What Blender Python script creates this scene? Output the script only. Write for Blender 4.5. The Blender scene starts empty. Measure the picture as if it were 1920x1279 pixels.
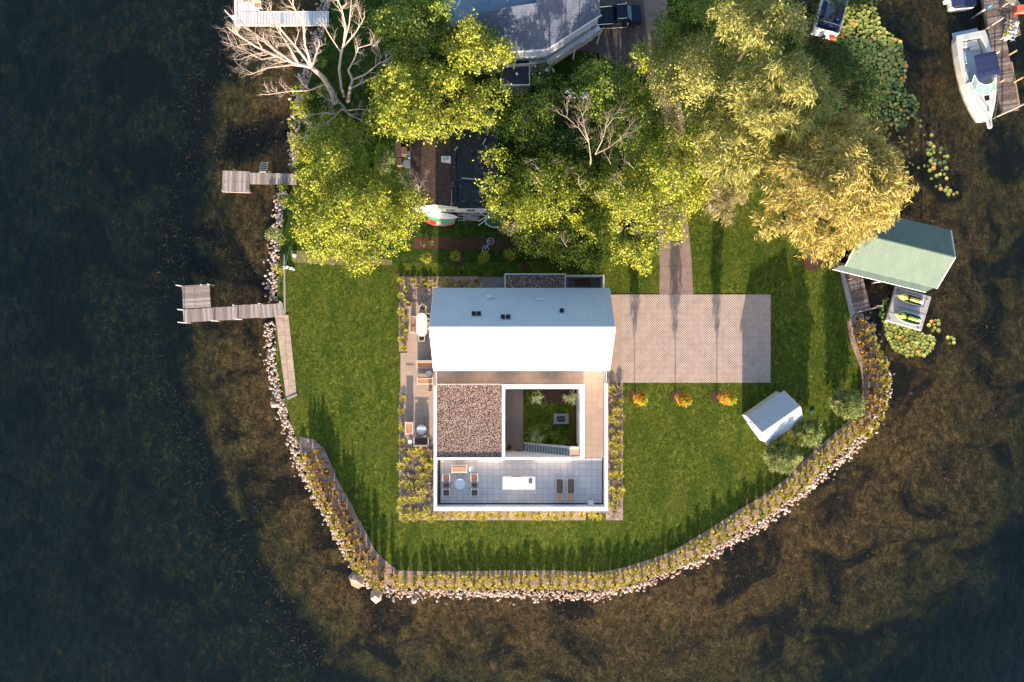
import bpy, math, random
import numpy as np
from mathutils import Vector
from mathutils.geometry import tessellate_polygon
R=random.Random(7); NR=np.random.default_rng(11)
PI=math.pi; H=71.0; S=H/1280.0; WZ=-0.42
C=bpy.context.scene.collection
def K(z): return S*(H-z)/H
def P(px,py,z=0.0):
    k=K(z); return ((px-960)*k,(640-py)*k)
def P3(px,py,z=0.0):
    x,y=P(px,py,z); return (x,y,z)
ORG={}
# ---------------------------------------------------------------- mesh builder
class MB:
    def __init__(s): s.v=[]; s.f=[]
    def add(s,vs,fs):
        n=len(s.v); s.v+= [tuple(p) for p in vs]; s.f+=[tuple(i+n for i in f) for f in fs]; return s
    def box(s,cx,cy,cz,sx,sy,sz,rz=0.0,rx=0.0):
        c,d=math.cos(rz),math.sin(rz); e,g=math.cos(rx),math.sin(rx); vs=[]
        for z in(-1,1):
            for x,y in((-1,-1),(1,-1),(1,1),(-1,1)):
                X=x*sx/2; Y=y*sy/2; Z=z*sz/2
                Y,Z=Y*e-Z*g,Y*g+Z*e
                vs.append((cx+X*c-Y*d,cy+X*d+Y*c,cz+Z))
        return s.add(vs,[(0,3,2,1),(4,5,6,7),(0,1,5,4),(1,2,6,5),(2,3,7,6),(3,0,4,7)])
    def rect(s,x0,x1,y0,y1,z0,z1):
        return s.box((x0+x1)/2,(y0+y1)/2,(z0+z1)/2,abs(x1-x0),abs(y1-y0),abs(z1-z0))
    def bev(s,cx,cy,cz,sx,sy,sz,b=0.04,rz=0.0):
        c,d=math.cos(rz),math.sin(rz); vs=[]
        rings=[(-1,b),(-1+0,0),(1,0),(1,b)]
        zs=[-sz/2,-sz/2+b,sz/2-b,sz/2]; ins=[b,0,0,b]
        for z,i in zip(zs,ins):
            hx=sx/2-i; hy=sy/2-i
            for x,y in((-hx+b,-hy),(hx-b,-hy),(hx,-hy+b),(hx,hy-b),(hx-b,hy),(-hx+b,hy),(-hx,hy-b),(-hx,-hy+b)):
                vs.append((cx+x*c-y*d,cy+x*d+y*c,cz+z))
        fs=[tuple(range(7,-1,-1)),tuple(range(24,32))]
        for r in range(3):
            for i in range(8):
                j=(i+1)%8; fs.append((r*8+i,r*8+j,r*8+8+j,r*8+8+i))
        return s.add(vs,fs)
    def prism(s,pts,z0,z1):
        n=len(pts); vs=[(x,y,z0) for x,y in pts]+[(x,y,z1) for x,y in pts]
        tr=tessellate_polygon([[Vector((x,y,0)) for x,y in pts]])
        fs=[tuple(i+n for i in t) for t in tr]+[tuple(reversed(t)) for t in tr]
        fs+=[(i,(i+1)%n,(i+1)%n+n,i+n) for i in range(n)]
        return s.add(vs,fs)
    def sheet(s,pts,z):
        tr=tessellate_polygon([[Vector((x,y,0)) for x,y in pts]])
        fs=[]
        for t in tr:
            a,b,c=[pts[i] for i in t]
            ar=(b[0]-a[0])*(c[1]-a[1])-(c[0]-a[0])*(b[1]-a[1])
            fs.append(tuple(t) if ar>0 else tuple(reversed(t)))
        return s.add([(x,y,z) for x,y in pts],fs)
    def cyl(s,x,y,z0,z1,r,n=12,r2=None):
        r2=r if r2 is None else r2
        vs=[(x+r*math.cos(2*PI*i/n),y+r*math.sin(2*PI*i/n),z0) for i in range(n)]
        vs+=[(x+r2*math.cos(2*PI*i/n),y+r2*math.sin(2*PI*i/n),z1) for i in range(n)]
        return s.add(vs,[tuple(range(n-1,-1,-1)),tuple(range(n,2*n))]+[(i,(i+1)%n,n+(i+1)%n,n+i) for i in range(n)])
    def tube(s,pts,rad,n=6,cap=True):
        pts=[Vector(p) for p in pts]
        if not isinstance(rad,(list,tuple)): rad=[rad]*len(pts)
        vs=[]; fs=[]; up=Vector((0.31,0.17,0.93))
        for i,p in enumerate(pts):
            a=pts[max(i-1,0)]; b=pts[min(i+1,len(pts)-1)]; t=(b-a)
            if t.length<1e-6: t=Vector((0,0,1))
            t.normalize(); u=t.cross(up)
            if u.length<.05: u=t.cross(Vector((1,0,0)))
            u.normalize(); w=t.cross(u)
            for k in range(n):
                an=2*PI*k/n; vs.append(p+(u*math.cos(an)+w*math.sin(an))*rad[i])
        for i in range(len(pts)-1):
            for k in range(n):
                fs.append((i*n+k,i*n+(k+1)%n,(i+1)*n+(k+1)%n,(i+1)*n+k))
        if cap: fs+= [tuple(range(n-1,-1,-1)),tuple(range((len(pts)-1)*n,len(pts)*n))]
        return s.add(vs,fs)
    def ell(s,cx,cy,cz,rx,ry,rz,n=10,m=6,rot=0.0,jit=0.0,rg=None):
        vs=[];fs=[];c,d=math.cos(rot),math.sin(rot)
        for j in range(1,m):
            th=PI*j/m
            for i in range(n):
                ph=2*PI*i/n; q=1+(rg.uniform(-jit,jit) if rg else 0)
                X=rx*math.sin(th)*math.cos(ph)*q; Y=ry*math.sin(th)*math.sin(ph)*q; Z=rz*math.cos(th)*q
                vs.append((cx+X*c-Y*d,cy+X*d+Y*c,cz+Z))
        t=len(vs); vs+=[(cx,cy,cz+rz),(cx,cy,cz-rz)]
        for j in range(m-2):
            for i in range(n): fs.append((j*n+i,(j+1)*n+i,(j+1)*n+(i+1)%n,j*n+(i+1)%n))
        for i in range(n):
            fs.append((t,i,(i+1)%n)); fs.append((t+1,(m-2)*n+(i+1)%n,(m-2)*n+i))
        return s.add(vs,fs)
    def build(s,name,mt,parent=None,world=False,smooth=False):
        me=bpy.data.meshes.new(name); vs=s.v
        if world and parent is not None:
            o=ORG.get(parent.name,(0,0,0)); vs=[(a-o[0],b-o[1],c-o[2]) for a,b,c in vs]
        me.from_pydata(vs,[],s.f); me.materials.append(M[mt] if isinstance(mt,str) else mt)
        if smooth: me.polygons.foreach_set('use_smooth',[True]*len(me.polygons))
        me.update(); ob=bpy.data.objects.new(name,me); C.objects.link(ob)
        if parent is not None: ob.parent=parent; ORG[ob.name]=ORG.get(parent.name,(0,0,0))
        return ob
def tag(o,label=None,cat=None,group=None,kind=None):
    if label: o['label']=label
    if cat: o['category']=cat
    if group: o['group']=group
    if kind: o['kind']=kind
    return o
def thing(name,label,cat,x,y,z=0.0,rz=0.0,group=None):
    o=bpy.data.objects.new(name,None); C.objects.link(o); o.location=(x,y,z); o.rotation_euler=(0,0,rz)
    o.empty_display_size=.3
    ORG[o.name]=(x,y,z); return tag(o,label,cat,group)
def solo(mb,name,mt,label,cat,x,y,z=0.0,rz=0.0,group=None,smooth=False):
    o=mb.build(name,mt,smooth=smooth); o.location=(x,y,z); o.rotation_euler=(0,0,rz)
    ORG[o.name]=(x,y,z); return tag(o,label,cat,group)
def dup(root,x,y,z,rz,label,sc=1.0,group=None):
    def cp(o,par):
        c=o.copy(); C.objects.link(c)
        if par is not None: c.parent=par
        for ch in KIDS.get(o.name,[]): cp(ch,c)
        return c
    r=cp(root,None); r.location=(x,y,z); r.rotation_euler=(0,0,rz); r.scale=(sc,sc,sc)
    tag(r,label,None,group); return r
KIDS={}
def kids():
    KIDS.clear()
    for o in C.objects:
        if o.parent: KIDS.setdefault(o.parent.name,[]).append(o)
def struct(mb,name,mt,kind='structure'):
    o=mb.build(name,mt); o['kind']=kind; return o
def npmesh(name,V,F,mt,parent=None,world=True,attr=None):
    V=np.asarray(V,dtype=np.float32); F=np.asarray(F,dtype=np.int32)
    if parent is not None and world:
        V=V-np.array(ORG.get(parent.name,(0,0,0)),dtype=np.float32)
    me=bpy.data.meshes.new(name); n=F.shape[1]
    me.vertices.add(len(V)); me.vertices.foreach_set('co',V.ravel())
    me.loops.add(F.size); me.loops.foreach_set('vertex_index',F.ravel())
    me.polygons.add(len(F)); me.polygons.foreach_set('loop_start',np.arange(0,F.size,n,dtype=np.int32))
    me.materials.append(M[mt] if isinstance(mt,str) else mt)
    me.update(calc_edges=True); me.validate()
    if attr is not None:
        for k,a in attr.items():
            at=me.attributes.new(k,'FLOAT','POINT'); at.data.foreach_set('value',np.asarray(a,dtype=np.float32))
    ob=bpy.data.objects.new(name,me); C.objects.link(ob)
    if parent is not None: ob.parent=parent; ORG[ob.name]=ORG.get(parent.name,(0,0,0))
    return ob
# ---------------------------------------------------------------- materials
M={}
class N:
    def __init__(s,name):
        s.m=bpy.data.materials.new(name); s.m.use_nodes=True; s.t=s.m.node_tree; s.t.nodes.clear(); M[name]=s.m
        s.out=s.n('ShaderNodeOutputMaterial')
    def n(s,t,**k):
        o=s.t.nodes.new(t)
        for a,b in k.items(): setattr(o,a,b)
        return o
    def l(s,a,b): s.t.links.new(a,b)
    def pos(s,obj=False):
        return s.n('ShaderNodeTexCoord').outputs['Object'] if obj else s.n('ShaderNodeNewGeometry').outputs['Position']
    def mapping(s,v,scale=(1,1,1),rot=(0,0,0),loc=(0,0,0)):
        o=s.n('ShaderNodeMapping'); o.inputs['Scale'].default_value=scale; o.inputs['Rotation'].default_value=rot; o.inputs['Location'].default_value=loc
        s.l(v,o.inputs['Vector']); return o.outputs[0]
    def noise(s,v,sc,det=4,rough=.6,dist=0):
        o=s.n('ShaderNodeTexNoise'); o.inputs['Scale'].default_value=sc; o.inputs['Detail'].default_value=det
        o.inputs['Roughness'].default_value=rough; o.inputs['Distortion'].default_value=dist; s.l(v,o.inputs['Vector']); return o.outputs['Fac']
    def ramp(s,f,stops):
        o=s.n('ShaderNodeValToRGB'); e=o.color_ramp.elements
        while len(e)<len(stops): e.new(.5)
        for q,(p,c) in zip(e,stops): q.position=p; q.color=(*c,1) if len(c)==3 else c
        s.l(f,o.inputs[0]); return o.outputs[0]
    def mix(s,a,b,f,mode='MIX'):
        o=s.n('ShaderNodeMix',data_type='RGBA',blend_type=mode)
        for sock,v in((o.inputs[6],a),(o.inputs[7],b),(o.inputs[0],f)):
            if hasattr(v,'is_output') : s.l(v,sock)
            elif isinstance(v,(int,float)): sock.default_value=v
            else: sock.default_value=(*v,1)
        return o.outputs[2]
    def math(s,op,a,b=None,c=None):
        o=s.n('ShaderNodeMath',operation=op)
        for i,v in enumerate((a,b,c)):
            if v is None: continue
            if hasattr(v,'is_output'): s.l(v,o.inputs[i])
            else: o.inputs[i].default_value=v
        return o.outputs[0]
    def bump(s,h,strength=.5,dist=.05):
        o=s.n('ShaderNodeBump'); o.inputs['Strength'].default_value=strength; o.inputs['Distance'].default_value=dist; s.l(h,o.inputs['Height']); return o.outputs[0]
    def prin(s,col,rough=.8,nrm=None,metal=0,spec=.3,**k):
        o=s.n('ShaderNodeBsdfPrincipled')
        if hasattr(col,'is_output'): s.l(col,o.inputs['Base Color'])
        else: o.inputs['Base Color'].default_value=(*col,1)
        if hasattr(rough,'is_output'): s.l(rough,o.inputs['Roughness'])
        else: o.inputs['Roughness'].default_value=rough
        o.inputs['Metallic'].default_value=metal; o.inputs['Specular IOR Level'].default_value=spec
        for a,b in k.items(): o.inputs[a.replace('_',' ')].default_value=b
        if nrm is not None: s.l(nrm,o.inputs['Normal'])
        return o.outputs[0]
    def done(s,sh): s.l(sh,s.out.inputs['Surface']); return s.m
def simple(name,c,c2=None,sc=3.0,rough=.7,metal=0,bump=0,bsc=None,spec=.3,obj=True,stretch=(1,1,1),**k):
    n=N(name); p=n.pos(obj)
    c2=c2 or tuple(x*.82 for x in c)
    q=n.mapping(p,scale=stretch); f=n.noise(q,sc,5,.65)
    col=n.ramp(f,[(.3,c2),(.7,c)])
    nr=n.bump(n.noise(q,bsc or sc*4,4,.6),bump,.03) if bump else None
    return n.done(n.prin(col,rough,nr,metal,spec,**k))
def leafmat(name,cols,trans=.3,big=.25,rough=.55):
    n=N(name); g=n.n('ShaderNodeNewGeometry')
    rnd=g.outputs['Random Per Island']
    c=n.ramp(rnd,[(i/(len(cols)-1),q) for i,q in enumerate(cols)])
    f=n.noise(g.outputs['Position'],.45,3,.6)
    c=n.mix(c,tuple(x*.62 for x in cols[0]),n.ramp(f,[(.42,(0,0,0)),(.68,(big*2,)*3)]))
    c=n.mix(c,tuple(min(.85,x*1.25) for x in cols[-1]),n.ramp(n.noise(g.outputs['Position'],1.7,3,.7),[(.5,(0,0,0)),(.75,(.45,)*3)]))
    a=n.prin(c,rough,spec=.25)
    t=n.n('ShaderNodeBsdfTranslucent'); n.l(c,t.inputs[0])
    m=n.n('ShaderNodeMixShader'); m.inputs[0].default_value=trans; n.l(a,m.inputs[1]); n.l(t.outputs[0],m.inputs[2])
    return n.done(m.outputs[0])
def mats():
    # lawn
    n=N('lawn'); p=n.pos()
    f1=n.noise(n.mapping(p,scale=(1,.7,1)),2.6,7,.78,1.2); f2=n.noise(p,.22,3,.5)
    c=n.ramp(f1,[(.33,(.016,.034,.006)),(.46,(.062,.090,.012)),(.58,(.13,.155,.022)),(.70,(.33,.32,.07))])
    c=n.mix(c,(.10,.115,.02),n.ramp(f2,[(.48,(0,0,0)),(.75,(.55,)*3)]))
    c=n.mix(c,(.012,.05,.006),n.ramp(n.noise(n.mapping(p,scale=(1,.35,1)),.5,4,.6),[(.45,(0,0,0)),(.7,(.55,)*3)]))
    h=n.noise(n.mapping(p,scale=(1,.8,1)),5.5,6,.8,.8)
    n.done(n.prin(c,.95,n.bump(h,1.0,.16),spec=.05))
    # rougher grass of the neighbouring plots, tree shade put into its darker colour
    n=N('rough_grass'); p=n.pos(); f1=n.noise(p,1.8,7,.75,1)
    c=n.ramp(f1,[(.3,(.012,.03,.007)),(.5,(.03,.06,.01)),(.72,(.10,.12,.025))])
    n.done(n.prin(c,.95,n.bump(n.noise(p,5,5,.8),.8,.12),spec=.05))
    n=N('straw'); p=n.pos(); c=n.ramp(n.noise(p,3,7,.8,1),[(.3,(.05,.06,.015)),(.5,(.2,.17,.07)),(.7,(.42,.34,.2))]); n.done(n.prin(c,.95,n.bump(n.noise(p,6,5,.8),.8,.1),spec=.05))
    # mulch & beds
    n=N('mulch'); p=n.pos(); v=n.n('ShaderNodeTexVoronoi'); v.inputs['Scale'].default_value=9; n.l(p,v.inputs['Vector'])
    c=n.ramp(v.outputs['Color'],[(.1,(.24,.155,.13)),(.5,(.40,.28,.24)),(.9,(.56,.43,.38))])
    c=n.mix(c,(.13,.085,.06),n.ramp(n.noise(p,1.3,4),[(.45,(0,0,0)),(.7,(.6,)*3)]))
    n.done(n.prin(c,.9,n.bump(v.outputs['Distance'],.6,.06),spec=.1))
    n=N('dark_mulch'); p=n.pos(); c=n.ramp(n.noise(p,6,6,.8),[(.3,(.04,.02,.015)),(.7,(.13,.07,.055))])
    n.done(n.prin(c,.95,n.bump(n.noise(p,12,3),.6,.05),spec=.1))
    n=N('sand_pad'); p=n.pos(); f=n.noise(p,1.6,7,.75,.6)
    c=n.ramp(f,[(.32,(.17,.13,.11)),(.42,(.42,.31,.24)),(.65,(.56,.42,.33))])
    b=n.n('ShaderNodeTexBrick'); b.inputs['Scale'].default_value=.33; b.inputs['Mortar Size'].default_value=.006; n.l(n.mapping(p,rot=(0,0,1.5)),b.inputs['Vector'])
    c=n.mix(c,(.2,.14,.11),b.outputs['Fac'])
    n.done(n.prin(c,.9,n.bump(n.noise(p,14,4),.3,.03),spec=.1))
    # driveway
    n=N('driveway'); p=n.pos(); c=n.ramp(n.noise(p,1.1,7,.7),[(.3,(.22,.155,.13)),(.7,(.34,.245,.21))])
    b=n.n('ShaderNodeTexBrick'); b.offset=0; b.inputs['Scale'].default_value=1; b.inputs['Brick Width'].default_value=40; b.inputs['Row Height'].default_value=2.6; b.inputs['Mortar Size'].default_value=.03; n.l(p,b.inputs['Vector'])
    c=n.mix(c,(.13,.09,.08),n.math('MULTIPLY',b.outputs['Fac'],.6))
    n.done(n.prin(c,.85,n.bump(n.noise(p,18,3),.25,.02),spec=.15))
    n=N('asphalt'); p=n.pos(); c=n.ramp(n.noise(p,1.5,7,.75),[(.3,(.07,.062,.062)),(.7,(.15,.125,.12))])
    n.done(n.prin(c,.9,n.bump(n.noise(p,20,3),.3,.02),spec=.15))
    # lattice pavers of the parking court
    n=N('lattice_paver'); p=n.pos(); sx=n.n('ShaderNodeSeparateXYZ'); n.l(p,sx.inputs[0])
    q=2*PI/.25
    a=n.math('COSINE',n.math('MULTIPLY',sx.outputs[0],q)); b=n.math('COSINE',n.math('MULTIPLY',sx.outputs[1],q))
    pr=n.math('MULTIPLY',a,b); hole=n.ramp(pr,[(.30,(0,0,0)),(.42,(1,1,1))])
    base=n.ramp(n.noise(p,.9,7,.75),[(.3,(.42,.32,.28)),(.5,(.55,.43,.38)),(.7,(.62,.50,.44))])
    soil=n.ramp(n.noise(p,8,3),[(.3,(.05,.035,.022)),(.7,(.14,.10,.06))])
    c=n.mix(base,soil,hole)
    n.done(n.prin(c,.85,n.bump(n.math('SUBTRACT',1.0,hole),.25,.03),spec=.15))
    def tiles(name,ca,cb,mortar,w,h,ms=.012,rough=.6,off=0,ns=.8):
        n=N(name); p=n.pos(); b=n.n('ShaderNodeTexBrick'); b.offset=off
        b.inputs['Scale'].default_value=1; b.inputs['Brick Width'].default_value=w; b.inputs['Row Height'].default_value=h; b.inputs['Mortar Size'].default_value=ms
        b.inputs['Color1'].default_value=(*ca,1); b.inputs['Color2'].default_value=(*cb,1); b.inputs['Mortar'].default_value=(*mortar,1)
        n.l(p,b.inputs['Vector'])
        c=n.mix(b.outputs['Color'],tuple(x*.78 for x in cb),n.ramp(n.noise(p,ns,6,.7),[(.4,(0,0,0)),(.75,(.6,)*3)]))
        st=n.noise(n.mapping(p,scale=(22,1.2,1)),1,3); c=n.mix(c,tuple(x*.7 for x in ca),n.ramp(st,[(.5,(0,0,0)),(.8,(.35,)*3)]))
        n.done(n.prin(c,rough,n.bump(b.outputs['Fac'],-.3,.01),spec=.2))
    tiles('deck_tile',(.68,.62,.60),(.60,.55,.53),(.22,.19,.19),.61,.61)
    tiles('terrace_tile',(.52,.38,.30),(.46,.33,.26),(.32,.23,.18),.61,.61)
    tiles('court_tile',(.30,.23,.19),(.26,.2,.165),(.15,.11,.09),1.9,2.4)
    # pebble ballast
    for nm,cs in(('roof_gravel',[(.05,(.08,.05,.042)),(.3,(.27,.165,.135)),(.6,(.47,.32,.265)),(.95,(.75,.60,.53))]),('dark_gravel',[(.05,(.03,.025,.03)),(.5,(.11,.085,.09)),(.95,(.26,.21,.21))])):
        n=N(nm); p=n.pos(); v=n.n('ShaderNodeTexVoronoi'); v.inputs['Scale'].default_value=11; n.l(n.mapping(p,scale=(1,1.25,1)),v.inputs['Vector'])
        c=n.ramp(v.outputs['Color'],cs); c=n.mix(c,(.035,.022,.02),n.ramp(v.outputs['Distance'],[(.38,(0,0,0)),(.62,(.9,)*3)]))
        n.done(n.prin(c,.8,n.bump(v.outputs['Distance'],-1.0,.09),spec=.2))
    simple('white_wall',(.72,.71,.70),(.66,.65,.64),1.2,.6,bump=.05)
    simple('white_cap',(.74,.73,.73),(.68,.67,.67),1.0,.5)
    n=N('white_roof'); p=n.pos(); f=n.noise(n.mapping(p,scale=(1,.25,1)),.9,5,.6)
    c=n.ramp(f,[(.3,(.44,.50,.57)),(.7,(.49,.55,.61))]); n.done(n.prin(c,.6,None,.1,.4))
    simple('shed_roof',(.50,.56,.63),(.46,.52,.59),1.5,.6)
    n=N('green_metal'); p=n.pos(True); f=n.noise(n.mapping(p,scale=(1,.3,1)),1.2,6,.65)
    c=n.ramp(f,[(.3,(.115,.165,.14)),(.7,(.15,.205,.175))]); n.done(n.prin(c,.6,None,0,.15))
    simple('black_plastic',(.02,.022,.025),(.01,.01,.012),4,.4)
    simple('grey_vent',(.5,.55,.6),(.42,.47,.52),4,.5)
    n=N('weathered_wood'); p=n.pos(True); g=n.n('ShaderNodeNewGeometry')
    f=n.noise(n.mapping(p,scale=(1,1,1)),5,6,.75); c=n.ramp(g.outputs['Random Per Island'],[(0,(.24,.195,.18)),(.5,(.36,.30,.275)),(1,(.50,.43,.40))])
    c=n.mix(c,(.13,.10,.09),n.ramp(f,[(.48,(0,0,0)),(.75,(.55,)*3)])); n.done(n.prin(c,.85,n.bump(f,.3,.02),spec=.15))
    n=N('old_wood'); p=n.pos(True); g=n.n('ShaderNodeNewGeometry')
    f=n.noise(p,3,7,.8); c=n.ramp(g.outputs['Random Per Island'],[(0,(.13,.10,.085)),(.5,(.24,.185,.155)),(1,(.40,.32,.28))])
    c=n.mix(c,(.06,.045,.04),n.ramp(f,[(.45,(0,0,0)),(.65,(.75,)*3)])); n.done(n.prin(c,.9,n.bump(f,.4,.03),spec=.15))
    simple('float_grey',(.44,.41,.42),(.38,.35,.36),2,.6)
    n=N('white_slats'); g=n.n('ShaderNodeNewGeometry'); c=n.ramp(g.outputs['Random Per Island'],[(0,(.55,.57,.6)),(1,(.68,.69,.71))]); n.done(n.prin(c,.5,spec=.4))
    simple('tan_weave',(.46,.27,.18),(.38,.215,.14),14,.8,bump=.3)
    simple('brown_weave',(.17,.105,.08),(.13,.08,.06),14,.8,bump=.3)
    simple('wood_light',(.48,.31,.19),(.38,.24,.15),4,.6,stretch=(6,1,1))
    simple('white_paint',(.82,.81,.79),(.76,.75,.73),2,.45)
    simple('grey_metal',(.42,.45,.48),(.34,.37,.40),4,.4,metal=.5)
    simple('blue_steel',(.22,.27,.32),(.16,.2,.25),5,.45,metal=.3)
    simple('table_blue',(.62,.68,.74),(.56,.62,.68),3,.3)
    simple('stone_grey',(.26,.25,.26),(.19,.18,.19),4,.8,bump=.2)
    simple('black_stone',(.03,.03,.032),(.015,.015,.016),8,.6)
    simple('concrete',(.36,.33,.32),(.27,.245,.235),2.2,.85,bump=.3)
    n=N('rock'); p=n.pos(True); g=n.n('ShaderNodeObjectInfo'); g2=n.n('ShaderNodeNewGeometry')
    r=n.math('FRACT',n.math('ADD',g.outputs['Random'],g2.outputs['Random Per Island']))
    c=n.ramp(r,[(0,(.30,.21,.17)),(.3,(.52,.39,.32)),(.55,(.38,.26,.2)),(.8,(.68,.56,.49)),(1,(.42,.38,.37))])
    c=n.mix(c,(.13,.095,.075),n.ramp(n.noise(p,4,5,.7),[(.5,(0,0,0)),(.75,(.6,)*3)]))
    n.done(n.prin(c,.85,n.bump(n.noise(p,9,4),.4,.04),spec=.2))
    simple('bark',(.13,.10,.075),(.07,.05,.04),3,.9,bump=.5,stretch=(1,1,.3))
    simple('grey_bark',(.34,.28,.23),(.2,.16,.13),2.5,.85,bump=.4)
    simple('dead_bark',(.56,.46,.40),(.36,.29,.25),2.5,.85,bump=.4)
    simple('shingle_brown',(.11,.075,.06),(.07,.048,.042),7,.9,bump=.6,bsc=8)
    n=N('shingle'); p=n.pos(); b=n.n('ShaderNodeTexBrick'); b.inputs['Scale'].default_value=1; b.inputs['Brick Width'].default_value=.28; b.inputs['Row Height'].default_value=.17; b.inputs['Mortar Size'].default_value=.03
    b.inputs['Color1'].default_value=(.15,.10,.08,1); b.inputs['Color2'].default_value=(.085,.058,.048,1); b.inputs['Mortar'].default_value=(.05,.035,.03,1); n.l(p,b.inputs['Vector'])
    n.done(n.prin(n.mix(b.outputs['Color'],(.06,.045,.04),n.ramp(n.noise(p,2,5),[(.45,(0,0,0)),(.75,(.6,)*3)])),.9,n.bump(b.outputs['Fac'],-.5,.03),spec=.1))
    n=N('shingle_blue'); p=n.pos(); b=n.n('ShaderNodeTexBrick'); b.inputs['Scale'].default_value=1; b.inputs['Brick Width'].default_value=.4; b.inputs['Row Height'].default_value=.24; b.inputs['Mortar Size'].default_value=.02
    b.inputs['Color1'].default_value=(.125,.145,.20,1); b.inputs['Color2'].default_value=(.11,.128,.18,1); b.inputs['Mortar'].default_value=(.09,.105,.15,1); n.l(p,b.inputs['Vector'])
    n.done(n.prin(b.outputs['Color'],.9,n.bump(b.outputs['Fac'],-.4,.02),spec=.1))
    simple('tarp',(.014,.02,.03),(.007,.01,.016),2,.34,spec=.5)
    simple('flat_roof_dark',(.035,.045,.06),(.022,.028,.04),1.5,.7)
    simple('metal_roof_blue',(.20,.27,.36),(.16,.22,.30),1.2,.45)
    simple('grey_siding',(.42,.42,.44),(.34,.34,.36),2,.7)
    simple('brown_siding',(.16,.10,.075),(.11,.07,.05),3,.8)
    n=N('glass_dark'); n.done(n.prin((.03,.045,.06),.05,None,0,.8))
    n=N('glass_teal'); n.done(n.prin((.16,.26,.27),.05,None,0,.8))
    n=N('gelcoat'); n.done(n.prin((.60,.59,.57),.25,None,0,.4))
    n=N('gelcoat_blue'); n.done(n.prin((.42,.50,.57),.3,None,0,.5))
    simple('navy_canvas',(.028,.04,.115),(.02,.03,.085),4,.8,bump=.3)
    simple('navy_paint',(.008,.011,.04),(.006,.009,.03),1,.25,spec=.4)
    simple('chrome',(.7,.7,.7),(.6,.6,.6),2,.15,metal=1)
    simple('rubber',(.02,.02,.02),(.012,.012,.012),4,.85)
    simple('lime',(.50,.58,.06),(.42,.5,.04),3,.35)
    simple('teal',(.01,.42,.30),(.008,.34,.25),3,.25,spec=.5)
    simple('red',(.55,.05,.03),(.45,.035,.02),3,.4)
    simple('red_light',(.75,.16,.10),(.68,.12,.08),3,.4)
    simple('green_board',(.10,.42,.22),(.08,.34,.18),3,.4)
    simple('blue_plastic',(.05,.30,.62),(.04,.22,.5),3,.4)
    simple('yellow',(.65,.5,.12),(.55,.4,.08),3,.4)
    simple('cream',(.75,.66,.50),(.68,.58,.42),3,.5)
    simple('flag_red',(.6,.05,.05),(.5,.04,.04),3,.8)
    simple('flag_blue',(.04,.06,.25),(.03,.05,.2),3,.8)
    simple('green_lid',(.03,.16,.10),(.02,.12,.08),3,.5)
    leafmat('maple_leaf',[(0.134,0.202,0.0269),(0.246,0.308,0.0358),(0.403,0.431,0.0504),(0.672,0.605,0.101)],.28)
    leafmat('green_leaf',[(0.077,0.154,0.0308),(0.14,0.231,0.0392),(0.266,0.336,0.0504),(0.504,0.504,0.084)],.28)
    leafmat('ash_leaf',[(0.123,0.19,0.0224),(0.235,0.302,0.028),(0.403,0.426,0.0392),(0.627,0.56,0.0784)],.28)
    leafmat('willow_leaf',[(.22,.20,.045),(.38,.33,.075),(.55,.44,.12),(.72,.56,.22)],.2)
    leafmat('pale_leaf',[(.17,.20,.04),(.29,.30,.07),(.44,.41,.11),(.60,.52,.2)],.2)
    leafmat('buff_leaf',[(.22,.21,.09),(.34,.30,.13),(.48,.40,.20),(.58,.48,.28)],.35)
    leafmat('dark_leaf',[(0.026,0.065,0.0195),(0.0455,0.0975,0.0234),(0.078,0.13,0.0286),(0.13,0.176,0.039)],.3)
    leafmat('silver_leaf',[(.12,.17,.08),(.2,.26,.12),(.32,.37,.18),(.46,.44,.2)],.3)
    leafmat('bush_leaf',[(.11,.165,.05),(.19,.25,.07),(.30,.34,.10),(.42,.43,.16)],.3)
    leafmat('lime_leaf',[(.20,.28,.015),(.30,.38,.02),(.42,.46,.03),(.55,.5,.04)],.35)
    leafmat('flame_leaf',[(.5,.08,.02),(.6,.2,.02),(.65,.42,.04),(.5,.5,.05)],.35)
    leafmat('grass_leaf',[(.24,.26,.035),(.48,.43,.06),(.75,.60,.12),(.80,.56,.26)],.3)
    leafmat('bed_leaf',[(0.275,0.3,0.0375),(0.55,0.475,0.0625),(0.775,0.625,0.125),(0.775,0.575,0.275)],.3)
    leafmat('russet_leaf',[(0.28,0.154,0.056),(0.42,0.28,0.07),(0.532,0.42,0.084),(0.588,0.308,0.168)],.3)
    leafmat('straw_leaf',[(.3,.22,.1),(.42,.33,.16),(.55,.42,.25),(.5,.36,.28)],.3)
    leafmat('hydrangea',[(.25,.27,.36),(.36,.38,.5),(.3,.3,.42),(.45,.46,.58)],.2)
    leafmat('white_flower',[(.5,.52,.5),(.7,.7,.68),(.6,.62,.55),(.8,.8,.76)],.2)
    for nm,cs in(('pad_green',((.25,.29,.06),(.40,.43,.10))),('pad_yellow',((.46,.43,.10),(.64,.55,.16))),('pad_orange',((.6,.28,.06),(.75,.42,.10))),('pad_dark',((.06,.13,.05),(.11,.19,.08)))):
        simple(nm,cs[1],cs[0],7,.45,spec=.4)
    M['pads_mixed']=leafmat('pads_mixed_x',[(0.112,0.21,0.042),(0.182,0.28,0.056),(0.28,0.35,0.07),(0.588,0.392,0.07)],.1)
    # lake bed
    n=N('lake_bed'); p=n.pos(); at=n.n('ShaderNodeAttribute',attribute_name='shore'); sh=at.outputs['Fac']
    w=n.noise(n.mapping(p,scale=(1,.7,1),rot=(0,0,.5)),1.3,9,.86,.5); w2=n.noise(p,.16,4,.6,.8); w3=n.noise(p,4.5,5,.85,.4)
    brown=n.ramp(w,[(.3,(.016,.010,.005)),(.45,(.088,.057,.022)),(.58,(.225,.150,.062)),(.74,(.52,.38,.18))])
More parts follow.
